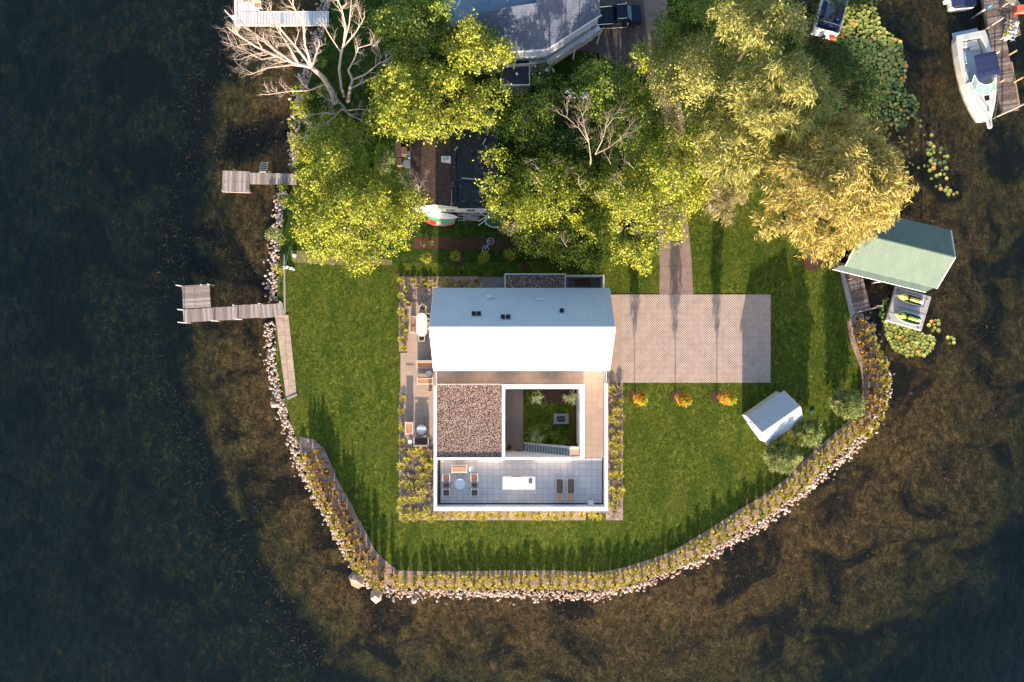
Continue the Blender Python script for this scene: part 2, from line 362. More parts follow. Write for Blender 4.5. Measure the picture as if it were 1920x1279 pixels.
    olive=n.ramp(w,[(.33,(.012,.016,.009)),(.47,(.058,.060,.021)),(.6,(.165,.14,.05)),(.76,(.40,.31,.13))])
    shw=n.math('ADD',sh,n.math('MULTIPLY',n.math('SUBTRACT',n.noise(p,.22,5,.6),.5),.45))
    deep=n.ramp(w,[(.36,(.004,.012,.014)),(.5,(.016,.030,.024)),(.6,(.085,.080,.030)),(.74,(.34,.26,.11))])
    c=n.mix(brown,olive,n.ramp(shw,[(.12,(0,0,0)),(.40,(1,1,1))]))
    c=n.mix(c,deep,n.ramp(shw,[(.42,(0,0,0)),(.50,(1,1,1))]))  # dimming by deep water put into the bed colour, darkest at the trough
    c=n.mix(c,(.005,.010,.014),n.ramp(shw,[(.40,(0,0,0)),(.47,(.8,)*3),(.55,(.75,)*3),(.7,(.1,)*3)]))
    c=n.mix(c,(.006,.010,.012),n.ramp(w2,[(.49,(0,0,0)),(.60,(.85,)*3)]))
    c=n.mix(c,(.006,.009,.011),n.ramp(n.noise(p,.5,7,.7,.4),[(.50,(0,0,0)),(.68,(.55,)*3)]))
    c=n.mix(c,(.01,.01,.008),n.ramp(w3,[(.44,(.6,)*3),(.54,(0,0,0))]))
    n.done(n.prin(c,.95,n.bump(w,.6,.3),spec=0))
    # water surface
    n=N('water'); p=n.pos(); at=n.n('ShaderNodeAttribute',attribute_name='murk'); mk=at.outputs['Fac']
    tr=n.n('ShaderNodeBsdfTransparent'); tr.inputs[0].default_value=(.95,.94,.88,1)
    df=n.n('ShaderNodeBsdfDiffuse'); 
    wv=n.noise(n.mapping(p,scale=(1.6,.6,1),rot=(0,0,-.75)),1.3,6,.72,.6)
    n.l(n.mix((.002,.009,.012),(.010,.023,.029),n.ramp(wv,[(.42,(0,0,0)),(.72,(1,1,1))])),df.inputs[0])  # pale ripple sheen painted into the murk colour by wave noise
    m1=n.n('ShaderNodeMixShader'); n.l(mk,m1.inputs[0]); n.l(tr.outputs[0],m1.inputs[1]); n.l(df.outputs[0],m1.inputs[2])
    gl=n.n('ShaderNodeBsdfGlossy'); gl.inputs['Roughness'].default_value=.08
    hb=n.math('ADD',wv,n.math('MULTIPLY',n.noise(n.mapping(p,scale=(1,.5,1),rot=(0,0,-.7)),3.5,3,.6),.25))
    b=n.n('ShaderNodeBump'); b.inputs['Strength'].default_value=.45; b.inputs['Distance'].default_value=.12; n.l(hb,b.inputs['Height']); n.l(b.outputs[0],gl.inputs['Normal'])
    lw=n.n('ShaderNodeLayerWeight'); lw.inputs[0].default_value=.5; fr=n.math('ADD',n.math('MULTIPLY',n.math('POWER',lw.outputs['Facing'],5.0),.98),.02)
    m2=n.n('ShaderNodeMixShader'); n.l(fr,m2.inputs[0]); n.l(m1.outputs[0],m2.inputs[1]); n.l(gl.outputs[0],m2.inputs[2])
    n.done(m2.outputs[0])
    n=N('clear_glass'); tr=n.n('ShaderNodeBsdfTransparent'); tr.inputs[0].default_value=(.85,.9,.93,1); gl=n.n('ShaderNodeBsdfGlossy'); gl.inputs['Roughness'].default_value=.02
    m2=n.n('ShaderNodeMixShader'); m2.inputs[0].default_value=.15; n.l(tr.outputs[0],m2.inputs[1]); n.l(gl.outputs[0],m2.inputs[2]); n.done(m2.outputs[0])
mats()
# ---------------------------------------------------------------- camera, light, world
cam=bpy.data.objects.new('camera',bpy.data.cameras.new('camera')); C.objects.link(cam)
cam.location=(0,0,H); cam.data.lens=24; cam.data.sensor_width=36; cam.data.clip_end=6000; bpy.context.scene.camera=cam
SUN_EL=math.radians(12.7)
sl=bpy.data.lights.new('sun','SUN'); sl.energy=5.0; sl.angle=math.radians(.55); sl.color=(1,.81,.61)
so=bpy.data.objects.new('sun',sl); C.objects.link(so); so.rotation_euler=(math.radians(90)-SUN_EL,0,math.radians(0.0))
w=bpy.data.worlds.new('World'); bpy.context.scene.world=w; w.use_nodes=True
nt=w.node_tree; bg=nt.nodes['Background']; sk=nt.nodes.new('ShaderNodeTexSky'); sk.sky_type='NISHITA'; sk.sun_disc=False
sk.sun_elevation=SUN_EL; sk.sun_rotation=math.radians(180); sk.air_density=1.0; sk.dust_density=1.5; sk.ozone_density=1.2
nt.links.new(sk.outputs[0],bg.inputs[0]); bg.inputs[1].default_value=.125
vs=bpy.context.scene.view_settings; vs.view_transform='Standard'; vs.look='None'; vs.exposure=1.58; vs.gamma=1
bpy.context.scene.cycles.transparent_max_bounces=24
# ---------------------------------------------------------------- shore line (photo pixels)
WEST=[(612,-400),(612,0),(604,45),(592,85),(583,120),(570,160),(560,205),(553,245),(553,290),(548,335),(530,370),(525,400),(520,432),(517,470),(515,505),(511,545),(512,572),(508,615),(508,650),(510,690),(516,715),(522,740),(528,765),(537,795),(553,840),(568,880),(590,920),(612,960),(632,1000),(655,1040),(672,1075),(692,1095),(712,1103),(745,1109),(800,1108),(870,1111),(940,1111),(1000,1113),(1060,1114),(1110,1114),(1160,1107),(1190,1098),(1230,1083),(1280,1062),(1320,1045),(1360,1020),(1420,985),(1460,958),(1510,918),(1540,892),(1565,868),(1590,848),(1622,815),(1638,795),(1648,770),(1660,735),(1664,712),(1658,690),(1648,670),(1637,640),(1625,612),(1606,590),(1583,512),(1580,470),(1600,430),(1625,390),(1625,330),(1605,260),(1585,190),(1560,140),(1528,90),(1505,50),(1490,0),(1480,-400)]
shore=np.array([P(x,y,-.2) for x,y in WEST])
shore[0,1]=shore[-1,1]=160.0
def sdist(X,Y,poly,closed=True):
    p=np.stack([X,Y],-1); best=np.full(X.shape,1e9); ins=np.zeros(X.shape,bool); n=len(poly)
    for i in range(n):
        a=poly[i]; b=poly[(i+1)%n]; d=b-a
        t=np.clip(((p-a)@d)/(d@d),0,1); q=a+t[...,None]*d
        if closed or i<n-1: best=np.minimum(best,np.hypot(*(np.moveaxis(p-q,-1,0))))
        c=((a[1]>Y)!=(b[1]>Y)); 
        with np.errstate(divide='ignore',invalid='ignore'):
            xi=(b[0]-a[0])*(Y-a[1])/(b[1]-a[1])+a[0]
        ins^=(c&(X<xi))
    return np.where(ins,-best,best)
def axis(lo,hi,a,b,step,far):
    mid=list(np.arange(a,b+1e-6,step)); return np.array([lo,(lo+a)/2-far*0]+[a-40,a-12,a-4]+mid+[b+4,b+12,b+40,(b+hi)/2,hi])
xs=axis(-2500,2500,-57,57,.42,0); ys=axis(-2500,2500,-39,50,.42,0)
GX,GY=np.meshgrid(xs,ys); DS=sdist(GX,GY,shore)
def smooth_noise(X,Y,sc,seed):
    r=np.random.default_rng(seed); o=np.zeros(X.shape)
    for k in range(6):
        a=r.uniform(0,2*PI); f=sc*r.uniform(.6,1.7); o+=np.sin((X*math.cos(a)+Y*math.sin(a))*f+r.uniform(0,6.28))
    return o/6
nz=smooth_noise(GX,GY,.35,3)+.5*smooth_noise(GX,GY,1.1,5)
Z=np.where(DS<-.9,-.10,np.where(DS<.5,-.10-.55*(DS+.9)/1.4,-.65-np.clip((DS-.5),0,30)*.075+nz*.12))
nx,ny=len(xs),len(ys)
idx=np.arange(nx*ny).reshape(ny,nx)
F=np.stack([idx[:-1,:-1],idx[:-1,1:],idx[1:,1:],idx[1:,:-1]],-1).reshape(-1,4)
V=np.stack([GX,GY,Z],-1).reshape(-1,3)
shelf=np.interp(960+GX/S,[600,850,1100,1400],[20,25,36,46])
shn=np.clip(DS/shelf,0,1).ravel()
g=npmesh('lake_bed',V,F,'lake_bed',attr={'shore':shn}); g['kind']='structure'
# murk: silty veil, also stands in for light lost in deeper water
px=960+GX/S; py=640-GY/S
wob=smooth_noise(GX,GY,.18,9)*2.2+smooth_noise(GX,GY,.6,10)*.9
DW=DS+wob
left=np.clip((960-px)/500,0,1); right=1-left
# the weed shelf is wide on the east, narrow on the west
mk=.02+.10*np.clip(DW/9,0,1)+left*(.12*np.clip((DW-8)/2,0,1)+.24*np.clip((DW-14)/14,0,1))
mk+=right*(.50*np.clip((DW-15)/14,0,1)*np.clip((py-600)/350,0,1)+.12*np.clip((DW-6)/14,0,1))
mk=np.clip(mk,0,.93)
fx=(xs>-400)&(xs<400)
Vw=np.stack([GX,GY,np.full(GX.shape,WZ)],-1).reshape(-1,3)
wm=npmesh('lake_water',Vw,F,'water',attr={'murk':mk.ravel()}); wm['kind']='structure'
# ---------------------------------------------------------------- land sheets
def off(poly,d):
    out=[]; n=len(poly)
    for i in range(n):
        a=Vector(poly[max(i-1,0)]); b=Vector(poly[min(i+1,n-1)]); t=(b-a).normalized()
        out.append((poly[i][0]-t.y*d,poly[i][1]+t.x*d))
    return out
sp=[tuple(q) for q in shore]
lawn=off(sp,.55)     # a little inland of the rocks
BEDIN_L=[(563,819),(589,825),(607,841),(618,864),(631,896),(645,922),(659,945),(668,966),(681,988),(697,1021),(705,1035),(723,1052),(745,1070),(800,1071.5),(859,1071.5),(950,1070),(1040,1070),(1118,1073),(1144,1070),(1175,1063),(1207,1053),(1248,1039),(1274,1026),(1300,1010),(1332,991),(1358,974),(1389,954),(1410,942),(1446,919),(1480,893),(1504,868),(1525,847),(1549,826),(1573,805),(1594,786),(1613,765),(1618,735),(1615,698),(1607,674),(1597,650),(1591,626),(1588,606),(1600,592)]
def near(pt): return min(range(len(WEST)),key=lambda i:(WEST[i][0]-pt[0])**2+(WEST[i][1]-pt[1])**2)
m=MB(); m.sheet(lawn,0.0); struct(m,'lawn','lawn')
# edge skirt of the land
m=MB(); 
for i in range(len(lawn)-1):
    a,b=lawn[i],lawn[i+1]; m.add([(a[0],a[1],0),(b[0],b[1],0),(b[0],b[1],-.6),(a[0],a[1],-.6)],[(0,3,2,1)])
struct(m,'bank','mulch')
# shrub bed along the shore
i0=near((545,820)); i1=near((1610,595))
outer=[lawn[i] for i in range(i0,i1+1)]
bed=[P(*q) for q in BEDIN_L]+list(reversed(outer))
m=MB(); m.sheet(bed,.02); struct(m,'planting_bed','mulch')
m=MB()
for q in ([(748,838),(815,838),(815,976),(748,976)],[(1136,718),(1168,718),(1168,976),(1136,976)],[(815,955),(1098,955),(1098,976),(815,976)],[(1098,955),(1136,955),(1136,962),(1098,962)],
          [(750,519),(906,519),(906,566.5),(750,566.5)],[(748,566.5),(764,566.5),(764,660),(748,660)],[(748,738),(764,738),(764,838),(748,838)]):
    m.sheet([P(*p) for p in q],.012+.0)
struct(m,'planting_bed','mulch')
# neighbour plots: rougher grass north of the hedge
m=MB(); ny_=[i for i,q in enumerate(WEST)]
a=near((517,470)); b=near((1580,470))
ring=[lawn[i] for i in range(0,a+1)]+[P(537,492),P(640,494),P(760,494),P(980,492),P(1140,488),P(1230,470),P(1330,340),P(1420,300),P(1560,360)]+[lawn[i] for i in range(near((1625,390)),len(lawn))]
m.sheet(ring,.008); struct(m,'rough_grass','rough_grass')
m=MB(); m.sheet([P(545,470),P(640,474),P(735,488),P(735,497),P(640,498),P(548,493)],.012); struct(m,'straw_strip','straw')
# straw strip at the edge of the lawn and mulch rows
m=MB(); m.sheet([P(775,446),P(1100,446),P(1100,468),P(775,468)],.016); struct(m,'hedge_bed','dark_mulch')
m=MB()
for x,y,r in ((802,484,11),(858,485,12),(908,486,12),(957,480,11),(1187,741,10),(1269,742,11),(1344,744,11),(1497,818,14),(1450,845,13),(1578,748,12),(1523,488,20),(985,500,9)):
    X,Y=P(x,y); m.add([(X+r*S*math.cos(a*PI/8),Y+r*S*math.sin(a*PI/8),.014) for a in range(16)],[tuple(range(16))])
struct(m,'mulch_ring','dark_mulch')
# driveway with court of lattice pavers
dl=[(1236,553),(1237,500),(1234,430),(1240,340),(1246,280),(1248,240),(1232,190),(1206,140),(1190,90),(1150,95),(1110,80),(1080,60),(1090,-60),(1250,-60),(1252,60),(1262,140),(1282,220),(1290,300),(1288,400),(1296,480),(1300,553)]
m=MB(); m.sheet([P(*q) for q in dl],.02); d=struct(m,'driveway','driveway')
m=MB(); m.sheet([P(*q) for q in [(1000,-60),(1200,-60),(1212,60),(1222,125),(1180,135),(1120,100),(1040,90)]],.026); struct(m,'gravel_yard','asphalt')
x0,y0=P(1163,553); x1,y1=P(1445,718)
m=MB(); m.rect(x0,x1,y1,y0,-.05,.03); struct(m,'parking_court','lattice_paver')
x0,y0=P(1139,553); x1,y1=P(1162.6,718)
m=MB(); m.rect(x0,x1,y1,y0,-.05,.028); struct(m,'path','terrace_tile')
m=MB(); 
for q in ([(763,566),(830,566),(830,662),(763,662)],[(751,662),(830,662),(830,739),(751,739)],[(762.5,739),(830,739),(830,838),(762.5,838)]):
    a=P(*q[0]); b=P(*q[2]); m.rect(a[0],b[0],b[1],a[1],-.05,.05)
struct(m,'terrace_paving','terrace_tile')
m=MB(); a=P(905,520); b=P(950,545); m.rect(a[0],b[0],b[1],a[1],-.05,.03); struct(m,'slate_path','stone_grey')
# boat ramp pad on the west shore
m=MB(); m.prism([P(*q) for q in [(516,593),(541,591),(556.5,738),(537,746)]],-.3,.07); struct(m,'sand_pad','sand_pad')
m=MB(); m.prism([P(*q) for q in [(537,746.5),(556.8,738.5),(558,742),(540,750)]],-.3,.12); 
m.prism([P(*q) for q in [(532,478),(535,478),(536.5,590),(533,590)]],-.5,.14)
tag(struct(m,'retaining_edge','concrete'))
m=MB(); m.prism([P(*q) for q in [(1572,498),(1579,498),(1602,590),(1594,596)]],-.8,.16)
tag(m.build('seawall','concrete'),'grey concrete seawall between the lawn and the plank walkway','wall')
# ---------------------------------------------------------------- rocks of the shore
def rockmesh(k):
    rg=random.Random(k); m=MB(); m.ell(0,0,0,.5,.42,.34,7,5,jit=.22,rg=rg); me=m.build('shore_rock','rock').data
    o=bpy.data.objects[-1] if False else None
    return me
rock_me=[]
for k in range(9):
    rg=random.Random(k); m=MB(); m.ell(0,0,0,.5,.42,.34,7,5,jit=.25,rg=rg)
    o=m.build('shore_rock','rock'); rock_me.append(o.data); bpy.data.objects.remove(o)
def along(poly,step,rg,jit=.3):
    out=[]; acc=0
    for i in range(len(poly)-1):
        a=Vector(poly[i]); b=Vector(poly[i+1]); L=(b-a).length
        if L<1e-6: continue
        t=(b-a)/L; 
        while acc<L:
            p=a+t*acc; out.append((p.x,p.y,t.x,t.y)); acc+=step*(1+rg.uniform(-jit,jit))
        acc-=L
    return out
rockline=[sp[i] for i in range(1,near((1606,590))+1)]
skip=[(P(540,335),1.4),(P(520,586),1.2)]
big=along(rockline,.45,R); R.shuffle(big)
def place_rock(x,y,s,z=None,grp='riprap rocks along the shore',lab='pinkish grey riprap rock packed in the stone band along the waterline'):
    o=bpy.data.objects.new('shore_rock',rock_me[R.randrange(9)]); C.objects.link(o)
    o.location=(x,y,(-.25 if z is None else z)); o.rotation_euler=(R.uniform(-.3,.3),R.uniform(-.3,.3),R.uniform(0,6.28)); o.scale=(s,s*R.uniform(.8,1.1),s*R.uniform(.8,1.2))
    tag(o,lab,'rock',grp); return o
k=0
for x,y,tx,ty in big:
    if k>=292: break
    if any(math.hypot(x-q[0][0],y-q[0][1])<q[1] for q in skip): continue
    d=R.uniform(-.35,.5); place_rock(x+ty*d,y-tx*d,R.uniform(.36,.62),-.30-.12*(d>.1)); k+=1
for (px_,py_,s,lab) in ((671,1087,1.5,'largest pale boulder, round, at the southwest corner of the shore'),(705,1116,1.25,'second pale boulder, just east of the largest one on the southwest corner'),(523,744,.85,'round pinkish boulder at the south end of the sandy pad'),(532,756,.8,'flat bluish boulder just south of the round pinkish one'),(514,759,1.0,'brown mossy boulder under water beside the sandy pad'),(776,1127,.8,'cream boulder at the water edge on the south shore')):
    X,Y=P(px_,py_,-.2); o=place_rock(X,Y,s*(1.3 if s>1.1 else .85),-.25,None,lab); o.name='boulder'; o['category']='boulder'
m=MB(); rg=random.Random(5)
for x,y,tx,ty in along(rockline,.04,rg):
    if any(math.hypot(x-q[0][0],y-q[0][1])<q[1] for q in skip): continue
    d=rg.gauss(-.02,.42); s=rg.uniform(.09,.22); z=-.2-.3*max(d,0)
    m.ell(x+ty*d,y-tx*d,z+rg.uniform(0,.08),s,s*rg.uniform(.6,.9),s*.6,5,4,rg.uniform(0,3),.2,rg)
o=m.build('small_rocks','rock'); tag(o,'small stones filling the riprap band','rocks',kind='stuff')
# ---------------------------------------------------------------- house
dz,tz,ez,rz_=3.1,4.1,6.0,9.6
HX0,HX1=-7.42,9.27
hs=thing('modern_house','large white modern house with a gabled metal roof, roof terrace and sunken courtyard','house',0,-6,0)
def X(p,z): return (p-960)*K(z)
def Y(p,z): return (640-p)*K(z)
WY=-11.40                       # wall between courtyard and terrace
yS,yN,yR=Y(695,ez),Y(541,ez),Y(615,rz_)
xw0,xw1=X(813,tz),X(819,tz); xe0,xe1=X(1133.5,tz),X(1140,tz); ys0,ys1=Y(959,tz),Y(951,tz)
cx0,cx1=X(941,tz),X(947,tz); cr0,cr1=X(1088,tz),X(1096.5,tz); cyT,cyB=Y(721.5,tz),Y(730,tz)
# gabled volume
t=.10
m=MB(); m.rect(HX0+.06,HX1-.06,yN-.12,yN-.4,-.1,ez-.05); m.rect(HX0+.06,HX1-.06,yS+.12,yS+.4,-.1,ez-.05)
for xx in (HX0+.06,HX1-.31):
    pr=[(yN-.4,-.1),(yS+.4,-.1),(yS+.4,ez-.05),(yR,rz_-.32),(yN-.4,ez-.05)]
    vs_=[(xx,a,b) for a,b in pr]+[(xx+.25,a,b) for a,b in pr]
    m.add(vs_,[(0,1,2,3,4),(9,8,7,6,5)]+[(i,(i+1)%5,5+(i+1)%5,5+i) for i in range(5)])
m.build('wall','white_wall',hs,True)
def slope(y0,z0,y1,z1,th,x0,x1):
    return [(x0,y0,z0),(x1,y0,z0),(x1,y1,z1),(x0,y1,z1),(x0,y0,z0-th),(x1,y0,z0-th),(x1,y1,z1-th),(x0,y1,z1-th)],[(0,1,2,3),(7,6,5,4),(0,4,5,1),(1,5,6,2),(2,6,7,3),(3,7,4,0)]
m=MB(); m.add(*slope(yS,ez,yR,rz_,.22,HX0,HX1)); m.add(*slope(yR,rz_,yN,ez,.22,HX0,HX1))
roof=m.build('roof','white_roof',hs,True)
m=MB(); n_=36
for i in range(1,n_):
    x=HX0+(HX1-HX0)*i/n_
    for (a,b,c,d) in ((yS,ez,yR,rz_),(yR,rz_,yN,ez)):
        m.add(*slope(a,b+.022,c,d+.022,.03,x-.008,x+.008))
m.build('seam',"white_roof",roof,True)
m=MB(); m.rect(HX0-.02,HX1+.02,yR-.09,yR+.09,rz_-.03,rz_+.035); m.build('ridge_cap','white_cap',roof,True)
for (y0,z0,y1,z1) in ((yS-.02,ez,yR,rz_),(yR,rz_,yN+.02,ez)):
    for xx in (HX0-.05,HX1-.03):
        m=MB(); m.add(*slope(y0,z0+.04,y1,z1+.04,.27,xx,xx+.08)); m.build('verge_trim','white_cap',roof,True)
for yy in (yS,yN):
    m=MB(); m.rect(HX0,HX1,yy-.07,yy+.03,ez-.26,ez-.05); m.build('gutter','white_cap',roof,True)
def roofz(y): 
    return rz_-(yR-y)/(yR-yS)*(rz_-ez) if y<yR else rz_-(y-yR)/(yN-yR)*(rz_-ez)
def onroof(px_,py_):
    z=8.0
    for _ in range(20): x,y=P(px_,py_,z); z=roofz(y)
    return x,y,z
for a,b in ((889,588),(898,588),(943,594),(953,594),(1053,582.5)):
    x,y,z=onroof(a,b); m=MB(); m.rect(x-.16,x+.16,y-.15,y+.15,z-.2,z+.28); m.rect(x-.19,x+.19,y-.18,y+.18,z+.28,z+.33); m.build('roof_vent','black_plastic',roof,True)
for a,b,s in ((917,558,.22),(926.5,558,.12),(1010,562,.13),(1017.5,562,.13)):
    x,y,z=onroof(a,b); m=MB(); m.rect(x-s*1.3,x+s*1.3,y-s*1.2,y+s*1.2,z-.25,z+.06); m.cyl(x,y,z+.0,z+.3,s*.75,12,s*.6); m.build('roof_vent','white_cap',roof,True)
# lower flat block
m=MB()
m.rect(xw0,xw1,ys0,yS-.1,-.1,dz-.05)          # west wall, lower part
m.rect(xe0,xe1,ys0,yS-.1,-.1,dz-.05)
m.rect(xw1,xe0,ys0,ys1,-.1,dz-.05)
m.rect(cx0,cx1,WY-.25,cyT,-.1,dz-.05)         # court walls
m.rect(cr0,cr1,WY+.85,cyT,-.1,dz-.05)
m.rect(cx1,cr0,cyB,cyT,-.1,dz-.05)
m.rect(xw1,X(1071,tz),WY-.25,WY,-.1,dz-.05)
m.rect(X(1071,tz),xe0,WY-.25,WY-.05,-.1,dz-.06)
m.build('wall','white_wall',hs,True)
# parapets
def para(x0,x1,y0,y1,z0=dz-.05,z1=tz):
    m=MB(); m.rect(x0+.03,x1-.03,y0+.03,y1-.03,z0,z1-.06); p=m.build('parapet','white_wall',hs,True)
    m=MB(); m.rect(x0,x1,y0,y1,z1-.06,z1); m.build('coping','white_cap',p,True)
para(xw0,xw1,ys1,Y(724,tz)); para(xe0,xe1,ys1,Y(719,tz)); para(xw0,xe1,ys0,ys1-.002)
para(cx0,cx1,WY+.002,cyB-.002); para(cx0-.002,cr1,cyB,cyT); para(cr0,cr1,WY+.0,cyB-.002); para(xw1+.002,X(1071,tz),WY-.25,WY)
# walking surfaces
m=MB(); m.rect(xw1,xe0,cyT+.02,yS-.12,dz-.3,dz)      # north walkway
m.rect(cr1+.02,xe0,WY-.25,cyT+.02,dz-.3,dz)
m.build('walkway_floor','terrace_tile',hs,True)
m=MB(); m.rect(X(826,dz),xe0-.12,Y(943.5,dz),WY-.26,dz-.3,dz+.01); m.rect(X(1072,dz),cr1,WY-.25,WY-.1,dz-.3,dz+.01)
m.build('deck_floor','deck_tile',hs,True)
m=MB(); m.rect(xw1,X(826,dz),ys1,WY-.26,dz-.3,dz-.03); m.rect(X(826,dz),xe0,ys1,Y(943.5,dz),dz-.3,dz-.03); m.build('gravel_strip','dark_gravel',hs,True)
m=MB(); m.rect(xw1,cx0,WY,cyT,dz-.2,tz-.12); m.build('gravel_roof','roof_gravel',hs,True)
m=MB(); m.rect(xw1,cx0,cyT,cyT+.05,tz-.3,tz+.01); m.build('roof_edge','white_cap',hs,True)
# glass balustrades beside the walkway
for xx in (X(818,tz),X(1137,tz)):
    m=MB(); m.rect(xx-.01,xx+.01,cyT-.05,yS-.1,dz+.05,tz-.05); g_=m.build('balustrade','clear_glass',hs,True)
    m=MB(); m.rect(xx-.03,xx+.03,cyT-.05,yS-.1,tz-.05,tz); m.rect(xx-.03,xx+.03,cyT-.05,yS-.1,dz-.3,dz+.05); m.build('rail','white_cap',g_,True)
# windows and doors on the outer walls
def win(x,y,z,w_,h_,ax,nm='window'):
    s=.06
    m=MB()
    if ax=='x': m.rect(x-w_/2,x+w_/2,y-s,y+s,z,z+h_)
    else: m.rect(x-s,x+s,y-w_/2,y+w_/2,z,z+h_)
    f=m.build(nm,'black_plastic',hs,True)
    m=MB()
    if ax=='x': m.rect(x-w_/2+.07,x+w_/2-.07,y-s-.01,y+s+.01,z+.07,z+h_-.07)
    else: m.rect(x-s-.01,x+s+.01,y-w_/2+.07,y+w_/2-.07,z+.07,z+h_-.07)
    m.build('pane','glass_dark',f,True)
for i in range(4): win(-5.6+i*3.7,ys0,.3,2.9,2.4,'x')
for i in range(3): win(xw0,-14.6+i*3.3,.3,2.4,2.4,'y')
for i in range(2): win(HX0+.06,-.7+i*3.4,.3,2.6,2.4,'y')
win(HX0+.06,1.2,4.2,1.8,2.6,'y'); win(HX1-.06,1.2,4.2,1.8,2.6,'y')
win(HX1-.06,-.6,.1,2.8,2.4,'y','garage_door'); win(HX1-.06,3,.1,2.8,2.4,'y','garage_door')
for i in range(3): win(-5+i*4.5,yS+.12,dz+.25,2.2,2.1,'x','door')
for i in range(2): win(cx1,-6.6-i*2.6,.35,2.0,2.1,'y')
# courtyard floor
m=MB(); m.rect(cx1,X(981,.1),WY,cyB,-.05,.10); struct(m,'courtyard_paving','court_tile')
m=MB(); m.rect(X(981,.1),cr0,WY,cyB,-.05,.06); struct(m,'courtyard_lawn','lawn')
m=MB(); m.rect(X(1020,.07),cr0,Y(757,.07),cyB,.061,.075); m.rect(X(1076,.07),cr0,WY,Y(757,.07)-.003,.061,.075); struct(m,'courtyard_bed','dark_mulch')
# stair
m=MB(); sx0,sx1=X(982,0),X(1069,dz); syN,syS=-10.55,WY+.03; nst=17
st=MB(); st.add([(sx0,syN,.05),(sx0,syN+.05,.05),(sx1,syN+.05,dz-.12),(sx1,syN,dz-.12),(sx0,syN,.35),(sx0,syN+.05,.35),(sx1,syN+.05,dz+.15),(sx1,syN,dz+.15)],[(0,1,2,3),(7,6,5,4),(0,4,5,1),(2,6,7,3),(1,5,6,2),(0,3,7,4)])
sb=st.build('stair','white_wall',hs,True)
for i in range(nst):
    xa=sx0+(sx1-sx0)*i/nst; z=.1+(dz-.1)*(i+1)/nst; d_=(sx1-sx0)/nst
    m=MB(); m.rect(xa,xa+d_-.055,syS,syN-.004,z-.07,z); m.build('tread','blue_steel',sb,True)
m=MB()
for i in range(nst):
    xa=sx0+(sx1-sx0)*(i+1)/nst; z=.1+(dz-.1)*(i+1)/nst; m.rect(xa-.055,xa,syS,syN-.004,z-.14,z+.01)
m.build('nosing','white_cap',sb,True)
m=MB(); m.tube([(sx0,syN+.03,1.0),(sx1,syN+.03,dz+.95)],.025); 
for i in range(6):
    u=i/5; m.tube([(sx0+(sx1-sx0)*u,syN+.03,.3+(dz-.1)*u),(sx0+(sx1-sx0)*u,syN+.03,1.0+(dz-.05)*u)],.015,4)
m.build('handrail','white_cap',sb,True)
m=MB(); m.rect(sx1+.003,cr0-.01,syS,syN-.1,dz-.25,dz+.005); m.build('landing','terrace_tile',hs,True)
m=MB(); m.rect(sx1,cr0-.01,syN-.1,syN+.05,dz-.3,dz+.2); m.build('landing_curb','white_cap',hs,True)
# north annex: gravel canopy and walled service yard
ax0,ax1,axm=X(946,dz),X(1134,dz),X(1061,dz); ay=Y(513.5,dz)
m=MB(); m.rect(ax0,ax0+.12,yN-.3,ay,-.1,dz+.1); m.rect(ax0+.12,axm,ay-.12,ay,-.1,dz+.1); m.rect(axm-.12,axm,yN-.3,ay-.12,-.1,dz+.1); m.build('annex_wall','white_wall',hs,True)
m=MB(); m.rect(ax0+.12,axm-.12,yN-.3,ay-.12,dz-.25,dz); m.build('annex_gravel','roof_gravel',hs,True)
ay2=Y(516,2.2); a1=X(1133,2.2)
m=MB(); m.rect(axm+.002,a1,ay2-.15,ay2,-.05,2.2); m.rect(a1-.15,a1,yN,ay2-.152,-.05,2.2); m.build('yard_wall','white_wall',hs,True)
m=MB(); m.rect(axm,a1-.15,yN,ay2-.15,-.05,.04); struct(m,'service_yard_paving','stone_grey')
